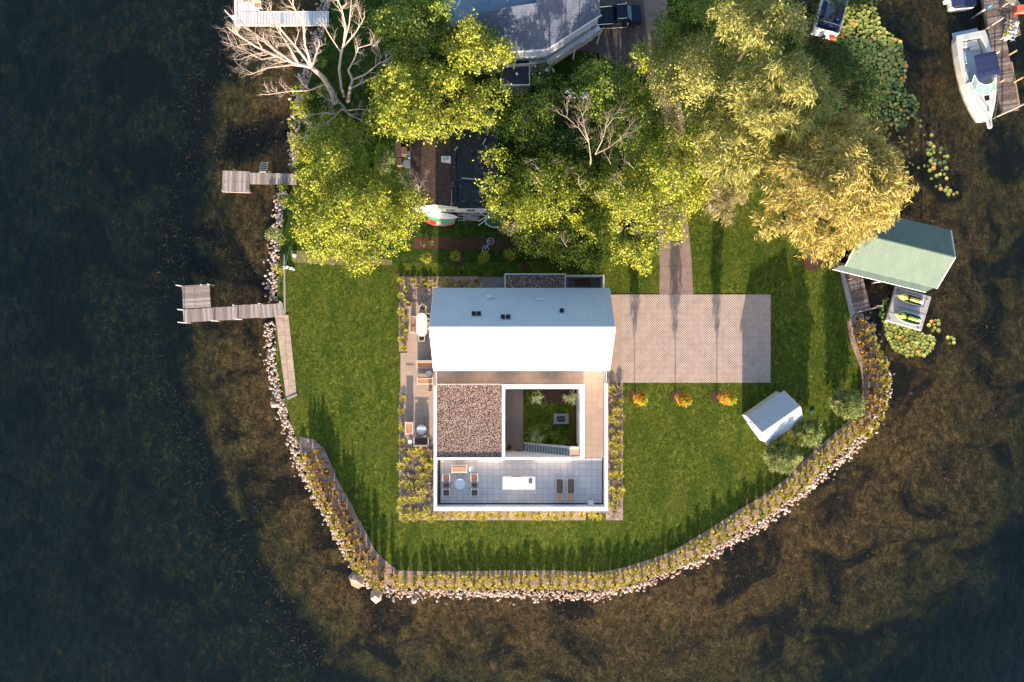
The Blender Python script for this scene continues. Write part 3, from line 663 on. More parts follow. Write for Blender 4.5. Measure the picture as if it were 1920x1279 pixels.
# ---------------------------------------------------------------- vegetation
def unit(v): return v/np.maximum(np.linalg.norm(v,axis=-1,keepdims=True),1e-9)
def quads(cen,tan,nor,L,W,fold=0.0):
    tan=unit(tan); bit=unit(np.cross(nor,tan)); L=L[:,None]; W=W[:,None]
    a=cen-tan*L/2; b=cen+bit*W/2; c=cen+tan*L/2; d=cen-bit*W/2
    V=np.stack([a,b,c,d],1).reshape(-1,3); F=np.arange(len(V)).reshape(-1,4); return V,F
def crown(lobes,leaf,asp,dens,per,seed,mode='leaf',squash=.8,spread=.27,low=-.35,inner=.18):
    leaf*=.84; per=int(per*1.75); dens=dens*.76; spread=spread*.92
    rg=np.random.default_rng(seed); Ls=np.array([l[:4] for l in lobes],float); CC=[];DD=[];RR=[]
    for x,y,z,r in Ls:
        n=max(6,int(4*PI*r*r*dens*.68)); d=unit(rg.normal(size=(n*2,3))); d=d[d[:,2]>low][:n]
        rr=r*rg.uniform(.72,1.08,len(d)); k=rg.random(len(d))<inner; rr[k]*=rg.uniform(.3,.9,k.sum())
        p=np.array([x,y,z])+d*rr[:,None]*np.array([1,1,squash])
        keep=np.ones(len(p),bool)
        for x2,y2,z2,r2 in Ls:
            if (x2,y2,z2)==(x,y,z): continue
            keep&=(((p-np.array([x2,y2,z2]))/np.array([1,1,squash]))**2).sum(1)>(r2*.62)**2
        CC.append(p[keep]); DD.append(d[keep])
    CC=np.concatenate(CC); DD=np.concatenate(DD); n=len(CC)
    big=rg.uniform(.7,1.35,n)
    c=np.repeat(CC,per,0); d=np.repeat(DD,per,0); b=np.repeat(big,per)
    g=rg.normal(size=c.shape)*spread*b[:,None]*np.array([1,1,.7])
    c=c+g; N_=len(c)
    if mode=='strand':
        cd=unit(DD*np.array([1,1,.25])+rg.normal(size=DD.shape)*.55+np.array([0,-.35,-.35])); leaf*=1.25; asp*=.85
        t=unit(np.repeat(cd,per,0)+rg.normal(size=c.shape)*.26); nor=unit(rg.normal(size=c.shape)+np.array([0,0,.6]))
    else:
        t=unit(rg.normal(size=c.shape)); nor=unit(d*.8+rg.normal(size=c.shape)*.8+np.array([0,0,.35]))
        t=unit(t-nor*(t*nor).sum(1,keepdims=True))
    L=leaf*rg.uniform(.6,1.35,N_); return quads(c,t,nor,L,L*asp*rg.uniform(.8,1.2,N_))
def lob(px_,py_,z,r): x,y=P(px_,py_,z); return (x,y,z,r)
def autolobes(cx,cy,rx,ry,top,seed,n,rl=(1.1,1.9),drop=.42,full=False):
    """lobes filling an ellipse seen from above (photo pixels)"""
    rg=random.Random(seed); out=[]; tries=0
    while len(out)<n and tries<4000:
        tries+=1; a=rg.uniform(0,6.283); q=math.sqrt(rg.random())*.88
        r=rg.uniform(*rl); z=top-r*.8-(top*drop)*(q**2.0)-rg.uniform(0,3.0)
        x,y=P(cx+rx*q*math.cos(a),cy+ry*q*math.sin(a),z)
        if any(math.hypot(x-o[0],y-o[1])<.62*(r+o[3])*(1 if tries<2500 else .7) for o in out): continue
        out.append((x,y,z,r))
    return out
def limbs(m,base,lobes,r0,seed,fork=.35):
    rg=random.Random(seed); bx,by=base; zs=sorted(l[2] for l in lobes); zf=max(.8,zs[0]*fork+.5)
    cx=sum(l[0] for l in lobes)/len(lobes); cy=sum(l[1] for l in lobes)/len(lobes)
    top=(bx+(cx-bx)*.25,by+(cy-by)*.25,zf)
    tr=MB(); tr.tube([(bx,by,-.15),(bx,by,.25),(bx+(top[0]-bx)*.5,by+(top[1]-by)*.5,zf*.5),top],[r0*1.5,r0*1.1,r0*.95,r0*.85],9)
    for l in lobes:
        mid=((top[0]+l[0])/2+rg.uniform(-.4,.4),(top[1]+l[1])/2+rg.uniform(-.4,.4),(top[2]+l[2])/2+rg.uniform(0,.5))
        rr=r0*.42*min(1.2,l[3]/1.5); tr.tube([top,mid,(l[0],l[1],l[2]),(l[0]+rg.uniform(-.5,.5),l[1]+rg.uniform(-.5,.5),l[2]+l[3]*.6)],[rr,rr*.7,rr*.4,rr*.12],5)
    return tr
def tree(name,label,cat,base,lobes,mat,leaf=.26,asp=.7,dens=2.6,per=14,seed=1,r0=.22,mode='leaf',group=None,bark='bark',**k):
    t=thing(name,label,cat,base[0],base[1],0,0,group)
    limbs(None,base,lobes,r0,seed).build('trunk',bark,t,True)
    V,F=crown(lobes,leaf,asp,dens,per,seed,mode,**k); npmesh('crown',V,F,mat,t); return t
GT='large trees around the neighbouring houses'
# upper-left maples
L=autolobes(800,190,108,62,11.5,21,17)+[lob(742,150,9,1.3),lob(728,225,8,1.2),lob(775,235,8,1.5),lob(905,215,7.5,1.5),lob(925,180,7.5,1.4)]
tree('maple_tree','broad yellow-green maple right of the dead tree, over the brown shingled roof','tree',P(815,215,0),L,'maple_leaf',seed=2,leaf=.27,group=GT)
L=autolobes(892,92,56,55,10.5,22,9)+[lob(930,95,8,1.3),lob(880,55,9,1.1)]
tree('maple_tree','small maple crown touching the blue-grey roof corner at the top of the photo','tree',P(890,120,0),L,'maple_leaf',seed=3,leaf=.27,group=GT)
L=autolobes(768,62,62,52,9.5,23,9,drop=.5)+[lob(830,18,8.5,1.0)]
tree('maple_tree','darker maple with orange leaf tips, north of the broad yellow-green maple','tree',P(785,105,0),L,'green_leaf',seed=4,leaf=.26,group=GT)
L=autolobes(822,25,40,32,9,24,5)
tree('maple_tree','narrow dark green tree at the top edge above the lower metal roof','tree',P(828,70,0),L,'green_leaf',seed=44,leaf=.24,group=GT)
# lower-left big maple
L=autolobes(672,405,112,88,10.5,25,26,rl=(1.1,1.8),drop=.5)+[lob(600,335,6,1.6),lob(580,365,5,1.3),lob(625,300,6.5,1.5),lob(575,440,4.6,1.3),lob(672,490,5.2,1.2),lob(780,385,6.5,1.3),lob(600,468,4.5,1.0)]
tree('maple_tree','huge bright maple between the pinkish weathered dock and the paddle boards','tree',P(700,430,0),L,'maple_leaf',seed=5,leaf=.23,asp=.75,dens=3.2,per=15,r0=.3,group=GT)
L=autolobes(640,270,52,42,7.0,26,8,drop=.4)
tree('maple_tree','dark green rounded tree just north of the huge bright maple, below the dead tree','tree',P(650,300,0),L,'green_leaf',seed=6,leaf=.22,group=GT)
# central ash group
L=autolobes(1040,385,118,92,11.5,31,27,rl=(1.0,1.7),drop=.45)+[lob(930,300,7.5,1.2),lob(925,345,7.5,1.2),lob(935,385,7,1.2),lob(975,430,6.5,1.2),lob(1010,455,6,1.2),lob(1090,482,6,1.3),lob(1125,492,5.5,1.0),lob(1060,478,6,1.0)]
T3=tree('ash_tree','wide ash crown with bare dead twigs in its top, north of the house roof','tree',P(1035,420,0),L,'ash_leaf',seed=7,leaf=.24,dens=2.7,per=13,r0=.32,group=GT)
L=autolobes(1190,400,92,88,11.0,32,19,rl=(1.0,1.6),drop=.45)+[lob(1200,480,6,1.1),lob(1265,430,7,1.1),lob(1290,375,7,1.2),lob(1205,500,5.5,.8)]
tree('ash_tree','ash crown leaning over the west edge of the driveway, east of the wide ash','tree',P(1160,430,0),L,'maple_leaf',seed=8,leaf=.24,dens=2.7,per=13,r0=.3,group=GT)
L=autolobes(1272,322,66,72,11.5,33,20,rl=(.9,1.5),drop=.4)+[lob(1262,262,9,1.0),lob(1300,258,9,1.2),lob(1240,300,8,1.1)]
tree('ash_tree','bright yellow-green crown overhanging the middle of the driveway','tree',P(1225,350,0),L,'maple_leaf',seed=9,leaf=.23,group=GT)
# shaded trees north of the ash group
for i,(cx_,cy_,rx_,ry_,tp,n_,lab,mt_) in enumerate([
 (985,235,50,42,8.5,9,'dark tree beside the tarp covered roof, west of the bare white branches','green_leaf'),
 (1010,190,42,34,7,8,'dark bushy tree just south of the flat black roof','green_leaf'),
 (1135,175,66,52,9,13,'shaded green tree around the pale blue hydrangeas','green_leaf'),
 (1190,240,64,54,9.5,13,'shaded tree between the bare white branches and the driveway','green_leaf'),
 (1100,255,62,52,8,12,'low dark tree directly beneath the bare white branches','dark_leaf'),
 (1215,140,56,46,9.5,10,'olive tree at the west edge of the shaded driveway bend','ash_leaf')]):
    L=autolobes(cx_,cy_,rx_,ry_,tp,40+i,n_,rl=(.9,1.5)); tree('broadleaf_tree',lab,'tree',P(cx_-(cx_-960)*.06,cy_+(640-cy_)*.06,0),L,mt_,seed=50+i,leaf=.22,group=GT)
# pale trees right of the drive
L=autolobes(1305,155,76,72,13.5,34,19,rl=(1,1.6))+[lob(1250,190,8.5,1.3),lob(1262,225,8,1.0),lob(1245,150,8.5,1.2),lob(1285,215,8.5,1.2)]
tree('poplar_tree','olive-yellow tree on the east side of the shaded driveway bend','tree',P(1290,190,0),L,'pale_leaf',seed=10,leaf=.2,group=GT)
L=autolobes(1422,50,84,52,16.5,35,17,rl=(.9,1.5),drop=.25)+[lob(1430,92,14,1.2),lob(1352,18,14,.9)]
tree('poplar_tree','pale yellow bushy crown at the top edge, west of the silver pontoon boat','tree',P(1385,110,0),L,'pale_leaf',seed=11,leaf=.34,asp=.3,mode='strand',group=GT)
L=autolobes(1300,55,60,55,8,36,10)
tree('broadleaf_tree','dark green tree east of the driveway at the top edge','tree',P(1280,95,0),L,'green_leaf',seed=12,leaf=.24,group=GT)
L=autolobes(1395,270,92,76,15.5,37,24,rl=(1,1.6))+[lob(1445,325,8,1.1),lob(1400,345,7.5,.9)]
tree('poplar_tree','pale yellow-green crown with brushy strands between the driveway and the golden willow','tree',P(1350,310,0),L,'pale_leaf',seed=13,leaf=.42,asp=.2,mode='strand',dens=3,group=GT)
L=autolobes(1345,372,42,38,7.5,38,7,rl=(.8,1.2))
tree('poplar_tree','small buff coloured feathery tree on the lawn beside the driveway','tree',P(1325,392,0),L,'buff_leaf',seed=14,leaf=.45,asp=.16,mode='strand',dens=3,group=GT)
# willows
L=autolobes(1560,345,130,118,18,39,48,rl=(1.0,1.6),drop=.42)+[lob(1660,330,12.5,1.3),lob(1680,360,12,1.2),lob(1645,400,11.5,1.3),lob(1440,420,9,1.2),lob(1520,460,8,1.2),lob(1560,475,7.5,1.0),lob(1605,450,8.5,1.0),lob(1590,245,13,1.2),lob(1640,290,12.5,1.1)]
tree('willow_tree','huge golden yellow willow overhanging the green boathouse','tree',P(1475,425,0),L,'willow_leaf',seed=15,leaf=.46,asp=.19,mode='strand',dens=3.1,per=14,r0=.42,group=GT)
L=autolobes(1465,185,95,72,17.5,45,26,rl=(1,1.5),drop=.25)
tree('willow_tree','half shaded willow with orange tips behind the huge golden willow','tree',P(1430,220,0),L,'pale_leaf',seed=16,leaf=.46,asp=.17,mode='strand',dens=2.8,group=GT)
L=autolobes(1548,152,88,58,8.5,46,16,rl=(1,1.5),drop=.4)+[lob(1640,175,5,1.2),lob(1620,205,5,1.1)]
tree('willow_tree','dark green willow in full shade between the lily pads and the half shaded willow','tree',P(1510,180,0),L,'dark_leaf',seed=17,leaf=.42,asp=.18,mode='strand',dens=2.8,group=GT)  # shade of the golden willow also put into the dark leaf colour
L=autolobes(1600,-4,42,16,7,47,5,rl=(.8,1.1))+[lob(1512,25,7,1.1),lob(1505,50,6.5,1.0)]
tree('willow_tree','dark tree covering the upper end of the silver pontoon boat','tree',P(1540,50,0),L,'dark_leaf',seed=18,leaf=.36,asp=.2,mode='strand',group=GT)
# shore shrubs in the west
for i,(a,b,r,z,mt_,lab) in enumerate([(516,437,15,1.6,'bush_leaf','pale green shrub leaning over the water on the west rocks'),(530,450,9,1.2,'green_leaf','small dark shrub right beside the pale green shrub on the west rocks'),
 (525,507,9,1.0,'maple_leaf','small yellow-green shrub in the rocks north of the plank dock'),(565,205,16,2.2,'ash_leaf','yellowish shrub at the waterline below the lowest dead branches'),(560,262,20,2.2,'maple_leaf','wide yellow-green shrub on the shore north of the weathered dock'),
 (588,232,14,2,'green_leaf','green shrub inland of the yellowish shrubs on the west shore'),(558,300,12,1.6,'green_leaf','dark shrub directly north of the weathered dock'),(532,380,10,1.6,'green_leaf','green shrub on the shore between the weathered dock and the pale shrub'),(560,170,14,2.0,'green_leaf','dark shrub at the waterline under the dead tree'),(606,120,11,1.5,'green_leaf','low dark shrub on the bank behind the white dock'),
 (575,185,15,2.0,'maple_leaf','yellow-green shrub on the shore halfway along the dead lower branches'),(548,232,11,1.6,'ash_leaf','shrub with orange-yellow tint overhanging the water north of the wide yellow-green shrub'),(572,290,16,2.2,'ash_leaf','tall shrub on the bank beside the north edge of the huge bright maple'),(560,330,12,2,'maple_leaf','shrub hiding the land end of the pinkish weathered dock'),(531,350,8,1.2,'green_leaf','small shrub south of the land end of the pinkish dock'),(604,170,13,1.6,'green_leaf','green shrub under the west trunk of the dead tree')]):
    rr=r*S; x,y=P(a,b,z*.5); L=[(x+R.uniform(-.5,.5)*rr,y+R.uniform(-.5,.5)*rr,z*R.uniform(.4,.7),rr*R.uniform(.5,.75)) for _ in range(5)]
    tree('shore_shrub',lab,'shrub',(x,y),L,mt_,seed=70+i,leaf=.17,dens=7,per=8,spread=.12,r0=.05,group='shrubs along the west shore')
# young round willows by the shed
for i,(a,b,r,lab) in enumerate([(1592,758,27,'round silver-green young willow at the edge of the eastern planting bed'),(1516,812,26,'round silver-green young willow close to the bright slope of the shed'),(1468,858,30,'largest round silver-green young willow, south of the shed')]):
    z=2.6; rr=r*K(z); x,y=P(a,b,z); L=[(x+rr*.55*math.cos(q*1.05+i),y+rr*.55*math.sin(q*1.05+i),z+R.uniform(-.3,.2),rr*.52) for q in range(6)]+[(x,y,z+.75,rr*.6)]+[(x+rr*.3*math.cos(q*1.6+i),y+rr*.3*math.sin(q*1.6+i),zz,rr*.5) for zz in (1.0,1.8) for q in range(4)]
    tree('young_willow',lab,'tree',(x,y),L,'bush_leaf',seed=90+i,leaf=.34,asp=.18,mode='strand',dens=13,per=11,spread=.14,r0=.07,low=-.8,group='young willows near the shed')
# flame coloured standards south of the parking court
for i,(a,b,lab) in enumerate([(1201,751,'slender young tree with orange-red leaves, nearest the house'),(1280,753,'slender young tree with yellow leaves, middle of the row of three'),(1361,751,'slender young tree with orange leaves, nearest the shed')]):
    bx,by=P(a-11-3*i,b-9,0); L=[]
    for j,(z,rr) in enumerate(((1.75,.28),(2.3,.45),(3.0,.6),(3.7,.6),(4.3,.4))):
        for q in range(3 if rr>.3 else 1):
            an=R.uniform(0,6.28); L.append((bx+.25*rr*math.cos(an),by+.25*rr*math.sin(an),z,rr*.75))
    t=tree('young_tree',lab,'tree',(bx,by),L,'flame_leaf' if i!=1 else 'flame_leaf',seed=95+i,leaf=.17,dens=16,per=9,spread=.12,r0=.045,squash=1,low=-1,group='three young trees south of the parking court')
    V,F=crown([(l[0]+.08,l[1]-.12,l[2]+.15,l[3]*.9) for l in L[6:]],.15,.7,8,9,120+i,spread=.12); npmesh('new_leaves',V,F,'lime_leaf',t)
# hedges and clipped shrubs
balls=[(826.5,455,4.8),(842.5,455,4.6),(858.5,455,5),(873,455,5.8),(891,454,5),(907,455.5,6.5),(941.5,456,5.5),(959,455.5,6),(974,456,4.5),(793,458,5),(808,456,5)]
for i,(a,b,r) in enumerate(balls):
    z=.35; rr=r*S; x,y=P(a,b,z)
    lit=i in (9,10)  # two sunlit shrubs get brighter leaves: the sunlight is put into their colour
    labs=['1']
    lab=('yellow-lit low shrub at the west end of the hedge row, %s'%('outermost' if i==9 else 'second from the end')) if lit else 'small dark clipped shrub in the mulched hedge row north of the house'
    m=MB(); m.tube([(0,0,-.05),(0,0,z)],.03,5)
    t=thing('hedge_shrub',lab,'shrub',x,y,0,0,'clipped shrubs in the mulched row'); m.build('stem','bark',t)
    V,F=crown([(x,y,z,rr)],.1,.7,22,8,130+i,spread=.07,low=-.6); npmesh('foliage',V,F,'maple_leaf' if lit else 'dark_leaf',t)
for i,(a,b,r,mt_,lab) in enumerate([(798.5,483,11,'lime_leaf','bright yellow round shrub, westernmost of four on the shaded lawn'),(852.5,480,10.5,'lime_leaf','light green round shrub with a mulch ring to its right, second of four'),(906.5,484,12,'lime_leaf','mid green round shrub, third of four on the shaded lawn'),(956,478,11.5,'lime_leaf','green round shrub nearest the ash tree, easternmost of four')]):
    z=.8; rr=r*K(z); x,y=P(a,b,z); t=thing('round_shrub',lab,'shrub',x,y,0,0,'four round shrubs on the shaded lawn')
    m=MB(); m.tube([(0,0,-.05),(0,0,z)],.04,5); m.build('stem','bark',t)
    V,F=crown([(x,y,z,rr*.95),(x+.1,y-.1,z+.3,rr*.7)],.13,.7,16,9,150+i,spread=.09,low=-.7); npmesh('foliage',V,F,mt_,t)
for i,(a,b,r,mt_,lab,cat) in enumerate([(1018,133,20,'white_flower','shrub covered in white flower clusters beside the flat black roof','flowering shrub'),(1068,179,9,'hydrangea','left clump of pale blue hydrangea flowers among dark trees','flowering shrub'),(1096,183,9,'hydrangea','right clump of pale blue hydrangea flowers among dark trees','flowering shrub')]):
    z=3.4 if i==0 else 9.3; rr=r*K(z); x,y=P(a,b,z); t=thing('flowering_shrub',lab,cat,x,y,0)
    m=MB(); m.tube([(0,0,-.05),(0,0,z)],.05,5); m.build('stem','bark',t)
    V,F=crown([(x,y,z,rr*.9)],.15,.7,10,9,160+i,spread=.1); npmesh('foliage',V,F,'dark_leaf',t)
    V,F=crown([(x,y,z+.12,rr)],.14,.9,3.2 if i==0 else 9,5,170+i,spread=.05); npmesh('blossom',V,F,mt_,t)
for i,(a,b,r,lab) in enumerate([(728,300,12,'grey-green trailing shrub west of the cluttered yard strip'),(722,318,10,'grey-green low shrub at the south end of the trailing shrub')]):
    z=.7; rr=r*K(z); x,y=P(a,b,z); t=thing('trailing_shrub',lab,'shrub',x,y,0); m=MB(); m.tube([(0,0,-.05),(0,0,z)],.04,5); m.build('stem','bark',t)
    V,F=crown([(x,y,z,rr),(x,y+.6,z,rr*.8)],.14,.6,14,8,180+i,spread=.1); npmesh('foliage',V,F,'silver_leaf',t)
# courtyard trees
for i,(a,b,r,z,lab) in enumerate([(1007,749,15,3.0,'olive-green small tree in the northwest corner of the sunken courtyard'),(1070.5,748,14,3.0,'silvery small tree in the northeast corner of the sunken courtyard'),(1007,822,16,3.3,'dark bushy small tree beside the blue courtyard stair')]):
    rr=r*K(z); x,y=P(a,b,z); L=[(x+rr*.4*math.cos(q*2.1+i),y+rr*.4*math.sin(q*2.1+i),z-.2+R.uniform(-.6,.3),rr*.5) for q in range(3)]+[(x,y,z+.2,rr*.55)]
    tree('courtyard_tree',lab,'tree',(x,y),L,'silver_leaf',seed=190+i,leaf=.3,asp=.14,mode='strand',dens=5,per=8,spread=.14,r0=.06,group='small trees in the sunken courtyard')
L=[(P(a,b,.5)[0],P(a,b,.5)[1],.35,.55) for a,b in ((992,812),(1000,806),(1015,806),(1028,814),(1038,820),(1048,826),(1058,829),(1022,808),(990,822))]
tree('courtyard_shrub','low bright green groundcover shrub drifting along the courtyard stair','shrub',P(1015,812,0),L,'green_leaf',seed=199,leaf=.13,dens=14,per=7,spread=.1,r0=.04)
# ---------------------------------------------------------------- ornamental grasses
def tuft(k,mt_,h=.9,rad=.58,nb=180,plume=.3):
    rg=np.random.default_rng(k); a=rg.uniform(0,2*PI,nb); tilt=rg.uniform(.05,1,nb)**.8*rad; hh=h*rg.uniform(.55,1.05,nb)
    Vs=[];Fs=[]
    for i in range(nb):
        ca,sa=math.cos(a[i]),math.sin(a[i]); w_=.042; r=tilt[i]
        p0=np.array([ca*.05,sa*.05,0]); p1=np.array([ca*r*.55,sa*r*.55,hh[i]*.75]); p2=np.array([ca*r,sa*r,hh[i]*(1-.35*r/rad)])
        s_=np.array([-sa,ca,0])*w_; b=len(Vs)
        Vs+=[p0-s_,p0+s_,p1+s_,p1-s_,p2+s_*.3,p2-s_*.3]; Fs+=[(b,b+1,b+2,b+3),(b+3,b+2,b+4,b+5)]
    o=npmesh('grass_tuft',Vs,Fs,mt_); me=o.data; bpy.data.objects.remove(o); return me
TF=[tuft(k,'grass_leaf') for k in range(4)]; TB=[tuft(10+k,'bed_leaf',.95,.55,150) for k in range(4)]; TR=[tuft(20+k,'russet_leaf',1.0,.5,130) for k in range(3)]; TS=[tuft(30+k,'straw_leaf',.9,.55,110) for k in range(3)]
NG=0
def put(me,x,y,s,lab,grp,z=0.02,zs=1.0):
    global NG
    o=bpy.data.objects.new('grass_tuft',me); C.objects.link(o); o.location=(x,y,z); o.rotation_euler=(0,0,R.uniform(0,6.28)); o.scale=(s,s,s*zs*R.uniform(.85,1.15)); tag(o,lab,'ornamental grass',grp); NG+=1
inn=[P(*q) for q in BEDIN_L]
def sub(a,b): return inn[a:b]
iS=12; iE=34   # south stretch
for row,(d,st,me_,sz) in enumerate(((.5,.97,TF,.9),(1.4,.97,TF,.92))):
    pts=along(off(sub(iS,iE+1),-d),st,R,.1)
    for j,(x,y,tx,ty) in enumerate(pts):
        put(R.choice(me_),x+R.uniform(-.1,.1),y+R.uniform(-.1,.1),sz*R.uniform(.85,1.15),('yellow-green ornamental grass tuft in the inner row, beside the lawn, of the south shore bed','yellow-green ornamental grass tuft in the outer row, beside the rocks, of the south shore bed')[row],('inner row of shore grasses','outer row of shore grasses')[row])
for row,d in enumerate((.6,1.5,2.4)):
    for x,y,tx,ty in along(off(sub(2,13),-d),1.1,R,.2): put(R.choice(TR if row<2 else TF),x,y,R.uniform(.85,1.2)*(1.05 if row<2 else .85),'rusty brown ornamental grass in the southwest corner bed','rusty grasses in the southwest shore bed',.02,1.5 if row<2 else 1)
for row,d in enumerate((.5,1.3,2.1)):
    for x,y,tx,ty in along(off(sub(iE,len(inn)-1),-d),1.0,R,.2): put(R.choice(TR if row<2 else TF),x,y,R.uniform(.8,1.15),'rusty green ornamental grass in the eastern bed near the boathouse','rusty grasses in the eastern shore bed',.02,1.3)
def fill(x0,x1,y0,y1,sx,sy,mes,s,lab,grp):
    y=y0
    while y<=y1:
        x=x0+(sx/2 if int((y-y0)/sy)%2 else 0)
        while x<=x1:
            X_,Y_=P(x+R.uniform(-2.5,2.5),y+R.uniform(-2.5,2.5)); put(R.choice(mes),X_,Y_,s*R.uniform(.75,1.1),lab,grp,.02,.55); x+=sx
        y+=sy
G2='feathery grasses around the house'
fill(755,812,846,950,16,15,TB+TS,1.1,'golden feathery grass in the bed west of the roof terrace',G2)
fill(758,1093,966,968,15,16,TB,.95,'golden feathery grass in the single row below the south parapet',G2)
fill(752,812,955,972,16,14,TB,1,'golden feathery grass in the southwest corner of the house bed',G2)
fill(1147,1164,728,968,14,13.5,TB+TS,1.0,'golden feathery grass in the bed along the east parapet',G2)
fill(1108,1130,968,969,15,15,TB,.9,'golden feathery grass at the southeast house corner',G2)
fill(754,764,526,655,12,14,TB+TF,.85,'feathery grass along the west edge of the dining terrace',G2)
fill(775,895,527,538,17,10,TF+TR,.7,'shaded ornamental grass north of the white gable',G2)
fill(755,760,745,830,12,14,TB,.9,'golden feathery grass along the west edge of the lounge terrace',G2)
NG_TOTAL=NG
# ---------------------------------------------------------------- dead tree and bare branches
def twigs(m,p,d,L,r,depth,rg,bend=.35,up=.12,n=4):
    p=Vector(p); d=Vector(d).normalized(); pts=[p.copy()]; rad=[r]; q=p.copy(); dd=d.copy()
    for i in range(n):
        dd=(dd+Vector((rg.uniform(-bend,bend),rg.uniform(-bend,bend),rg.uniform(-bend,bend)*.7+up))).normalized(); q=q+dd*L/n; pts.append(q.copy()); rad.append(r*(1-.72*(i+1)/n))
    m.tube(pts,rad,5 if depth>1 else 4)
    if depth>0:
        for i in range(1,n+1):
            for _ in range(1 if i<n else 2):
                a=rg.uniform(-1,1); side=Vector((-dd.y,dd.x,0)).normalized()*rg.choice((-1,1)); 
                nd=(dd*.75+side*rg.uniform(.45,1.0)+Vector((0,0,rg.uniform(-.3,.35)))).normalized()
                twigs(m,pts[i],nd,L*rg.uniform(.42,.68),rad[i]*.72,depth-1,rg,bend,up,n if depth>1 else 3)
def path3(*a): return [P3(*q) for q in a]
dt=thing('dead_tree','large leafless dead tree with bleached branches spreading over the white dock','dead tree',*P(640,186),0)
rg=random.Random(3); m=MB(); br=MB()
st=[(path3((628,192,-.1),(622,172,1.5),(606,146,3),(585,127,4.2)),[.36,.3,.26,.22]),
    (path3((646,182,-.1),(640,165,1.2),(636,130,3),(640,100,4.5),(645,80,5.5)),[.17,.15,.13,.12,.1]),
    (path3((652,192,-.1),(657,165,1.6),(661,150,2.6),(653,132,3.6)),[.2,.17,.14,.12])]
for pts,rad in st: m.tube(pts,rad,8)
m.build('trunk','dead_bark',dt,True)
mains=[(path3((585,127,4.2),(550,118,5),(515,104,6),(480,88,7),(440,62,8.4)),.2),(path3((585,127,4.2),(560,95,6),(530,60,7.5),(505,30,9)),.15),(path3((585,127,4.2),(572,85,6),(568,40,7.5),(545,5,9)),.13),
 (path3((585,127,4.2),(545,122,4.6),(500,128,5.2),(470,140,6)),.1),(path3((606,160,2.6),(580,170,3.2),(540,172,3.8),(500,178,4.6)),.09),(path3((550,118,5),(510,90,6.6),(470,58,8),(455,50,8.6)),.1),
 (path3((645,80,5.5),(648,50,7),(640,15,8.6),(628,-10,10)),.1),(path3((645,80,5.5),(655,45,7),(658,10,8.5)),.08),(path3((645,88,5),(668,60,6.5),(682,35,8)),.08),(path3((640,100,4.5),(620,70,6),(605,45,7.4)),.07),
 (path3((653,132,3.6),(664,112,5),(672,90,6.2),(700,82,7.6)),.09),(path3((661,150,2.6),(685,140,4),(710,120,5.6),(728,112,6.6)),.09),(path3((661,165,2),(690,150,3.5),(725,138,5),(738,142,6)),.08),
 (path3((585,127,4.2),(590,110,5.5),(598,85,6.6)),.08),(path3((530,108,5.6),(500,78,7),(478,64,8)),.08),(path3((500,98,6.4),(470,104,7),(450,112,7.5)),.07),(path3((560,120,4.8),(540,85,6.4),(520,55,8)),.09),(path3((520,106,5.8),(490,112,6.2),(455,92,7.4),(435,85,8)),.07)]
for pts,r in mains:
    br.tube(pts,[r*(1-.6*i/(len(pts)-1)) for i in range(len(pts))],6)
    for i in range(len(pts)-1):
        a,b=Vector(pts[i]),Vector(pts[i+1]); d=(b-a).normalized(); side=Vector((-d.y,d.x,0)).normalized()
        for j in range(3 if i else 1):
            s_=rg.choice((-1,1)); u=rg.uniform(.2,1)
            twigs(br,a.lerp(b,u),d*.8+side*s_*rg.uniform(.4,.9)+Vector((0,0,rg.uniform(-.1,.3))),rg.uniform(.9,1.7),r*.36,2,rg)
    twigs(br,pts[-1],Vector(pts[-1])-Vector(pts[-2]),.8,r*.4,1,rg)
br.build('branches','dead_bark',dt,True)
def bare(name,label,base,dirs,mt_='dead_bark',cat='bare branches',seed=1,r=.07,L=2.2,depth=2):
    rg=random.Random(seed); t=MB(); x,y,z=base
    for d in dirs: twigs(t,base,d,L*rg.uniform(.8,1.2),r,depth,rg)
    o=t.build(name,mt_); tag(o,label,cat); return o
m=MB(); rg=random.Random(8); base=P3(640,232,.2)
bs=thing('dead_shrub','low tangle of bleached dead branches just south of the dead tree trunk','dead shrub',*P(640,215),0)
for pts in (path3((640,205,-.1),(632,215,2),(618,228,3),(590,240,3.8),(575,246,4.2)),path3((640,205,-.1),(650,208,1.8),(672,205,3),(700,208,4)),path3((640,205,-.1),(655,215,1.6),(675,225,2.6),(690,235,3.4)),path3((632,215,2),(610,212,3),(588,215,3.6)),path3((650,208,1.8),(640,195,3),(625,190,4))):
    m.tube(pts,[.09-.06*i/(len(pts)-1) for i in range(len(pts))],5)
    for i in range(1,len(pts)):
        a=Vector(pts[i]); d=(a-Vector(pts[i-1])).normalized(); twigs(m,a,d+Vector((rg.uniform(-.6,.6),rg.uniform(-.6,.6),.1)),1.3,.04,2,rg)
m.build('branches','dead_bark',bs,True)
m=MB(); rg=random.Random(12); t=thing('bare_shrub','small whitish leafless shrub on the edge of the brown shingled roof','bare shrub',*P(785,356),0)
for i in range(7):
    a=i*.9; twigs(m,P3(785,357,4.6),(math.cos(a)*.8,math.sin(a)*.8+.5,1.0),1.9,.05,2,rg)
m.tube([P3(787,372,0),P3(786,364,2.5),P3(785,357,4.6)],[.1,.08,.06],6)
m.build('branches','dead_bark',t,True)
m=MB(); rg=random.Random(14); t=thing('dead_ash','grey-white leafless branches rising out of the ash crown','bare branches',*P(1105,340),0)
m.tube(path3((1100,360,0),(1105,320,5),(1108,300,8)),[.12,.1,.08],7)
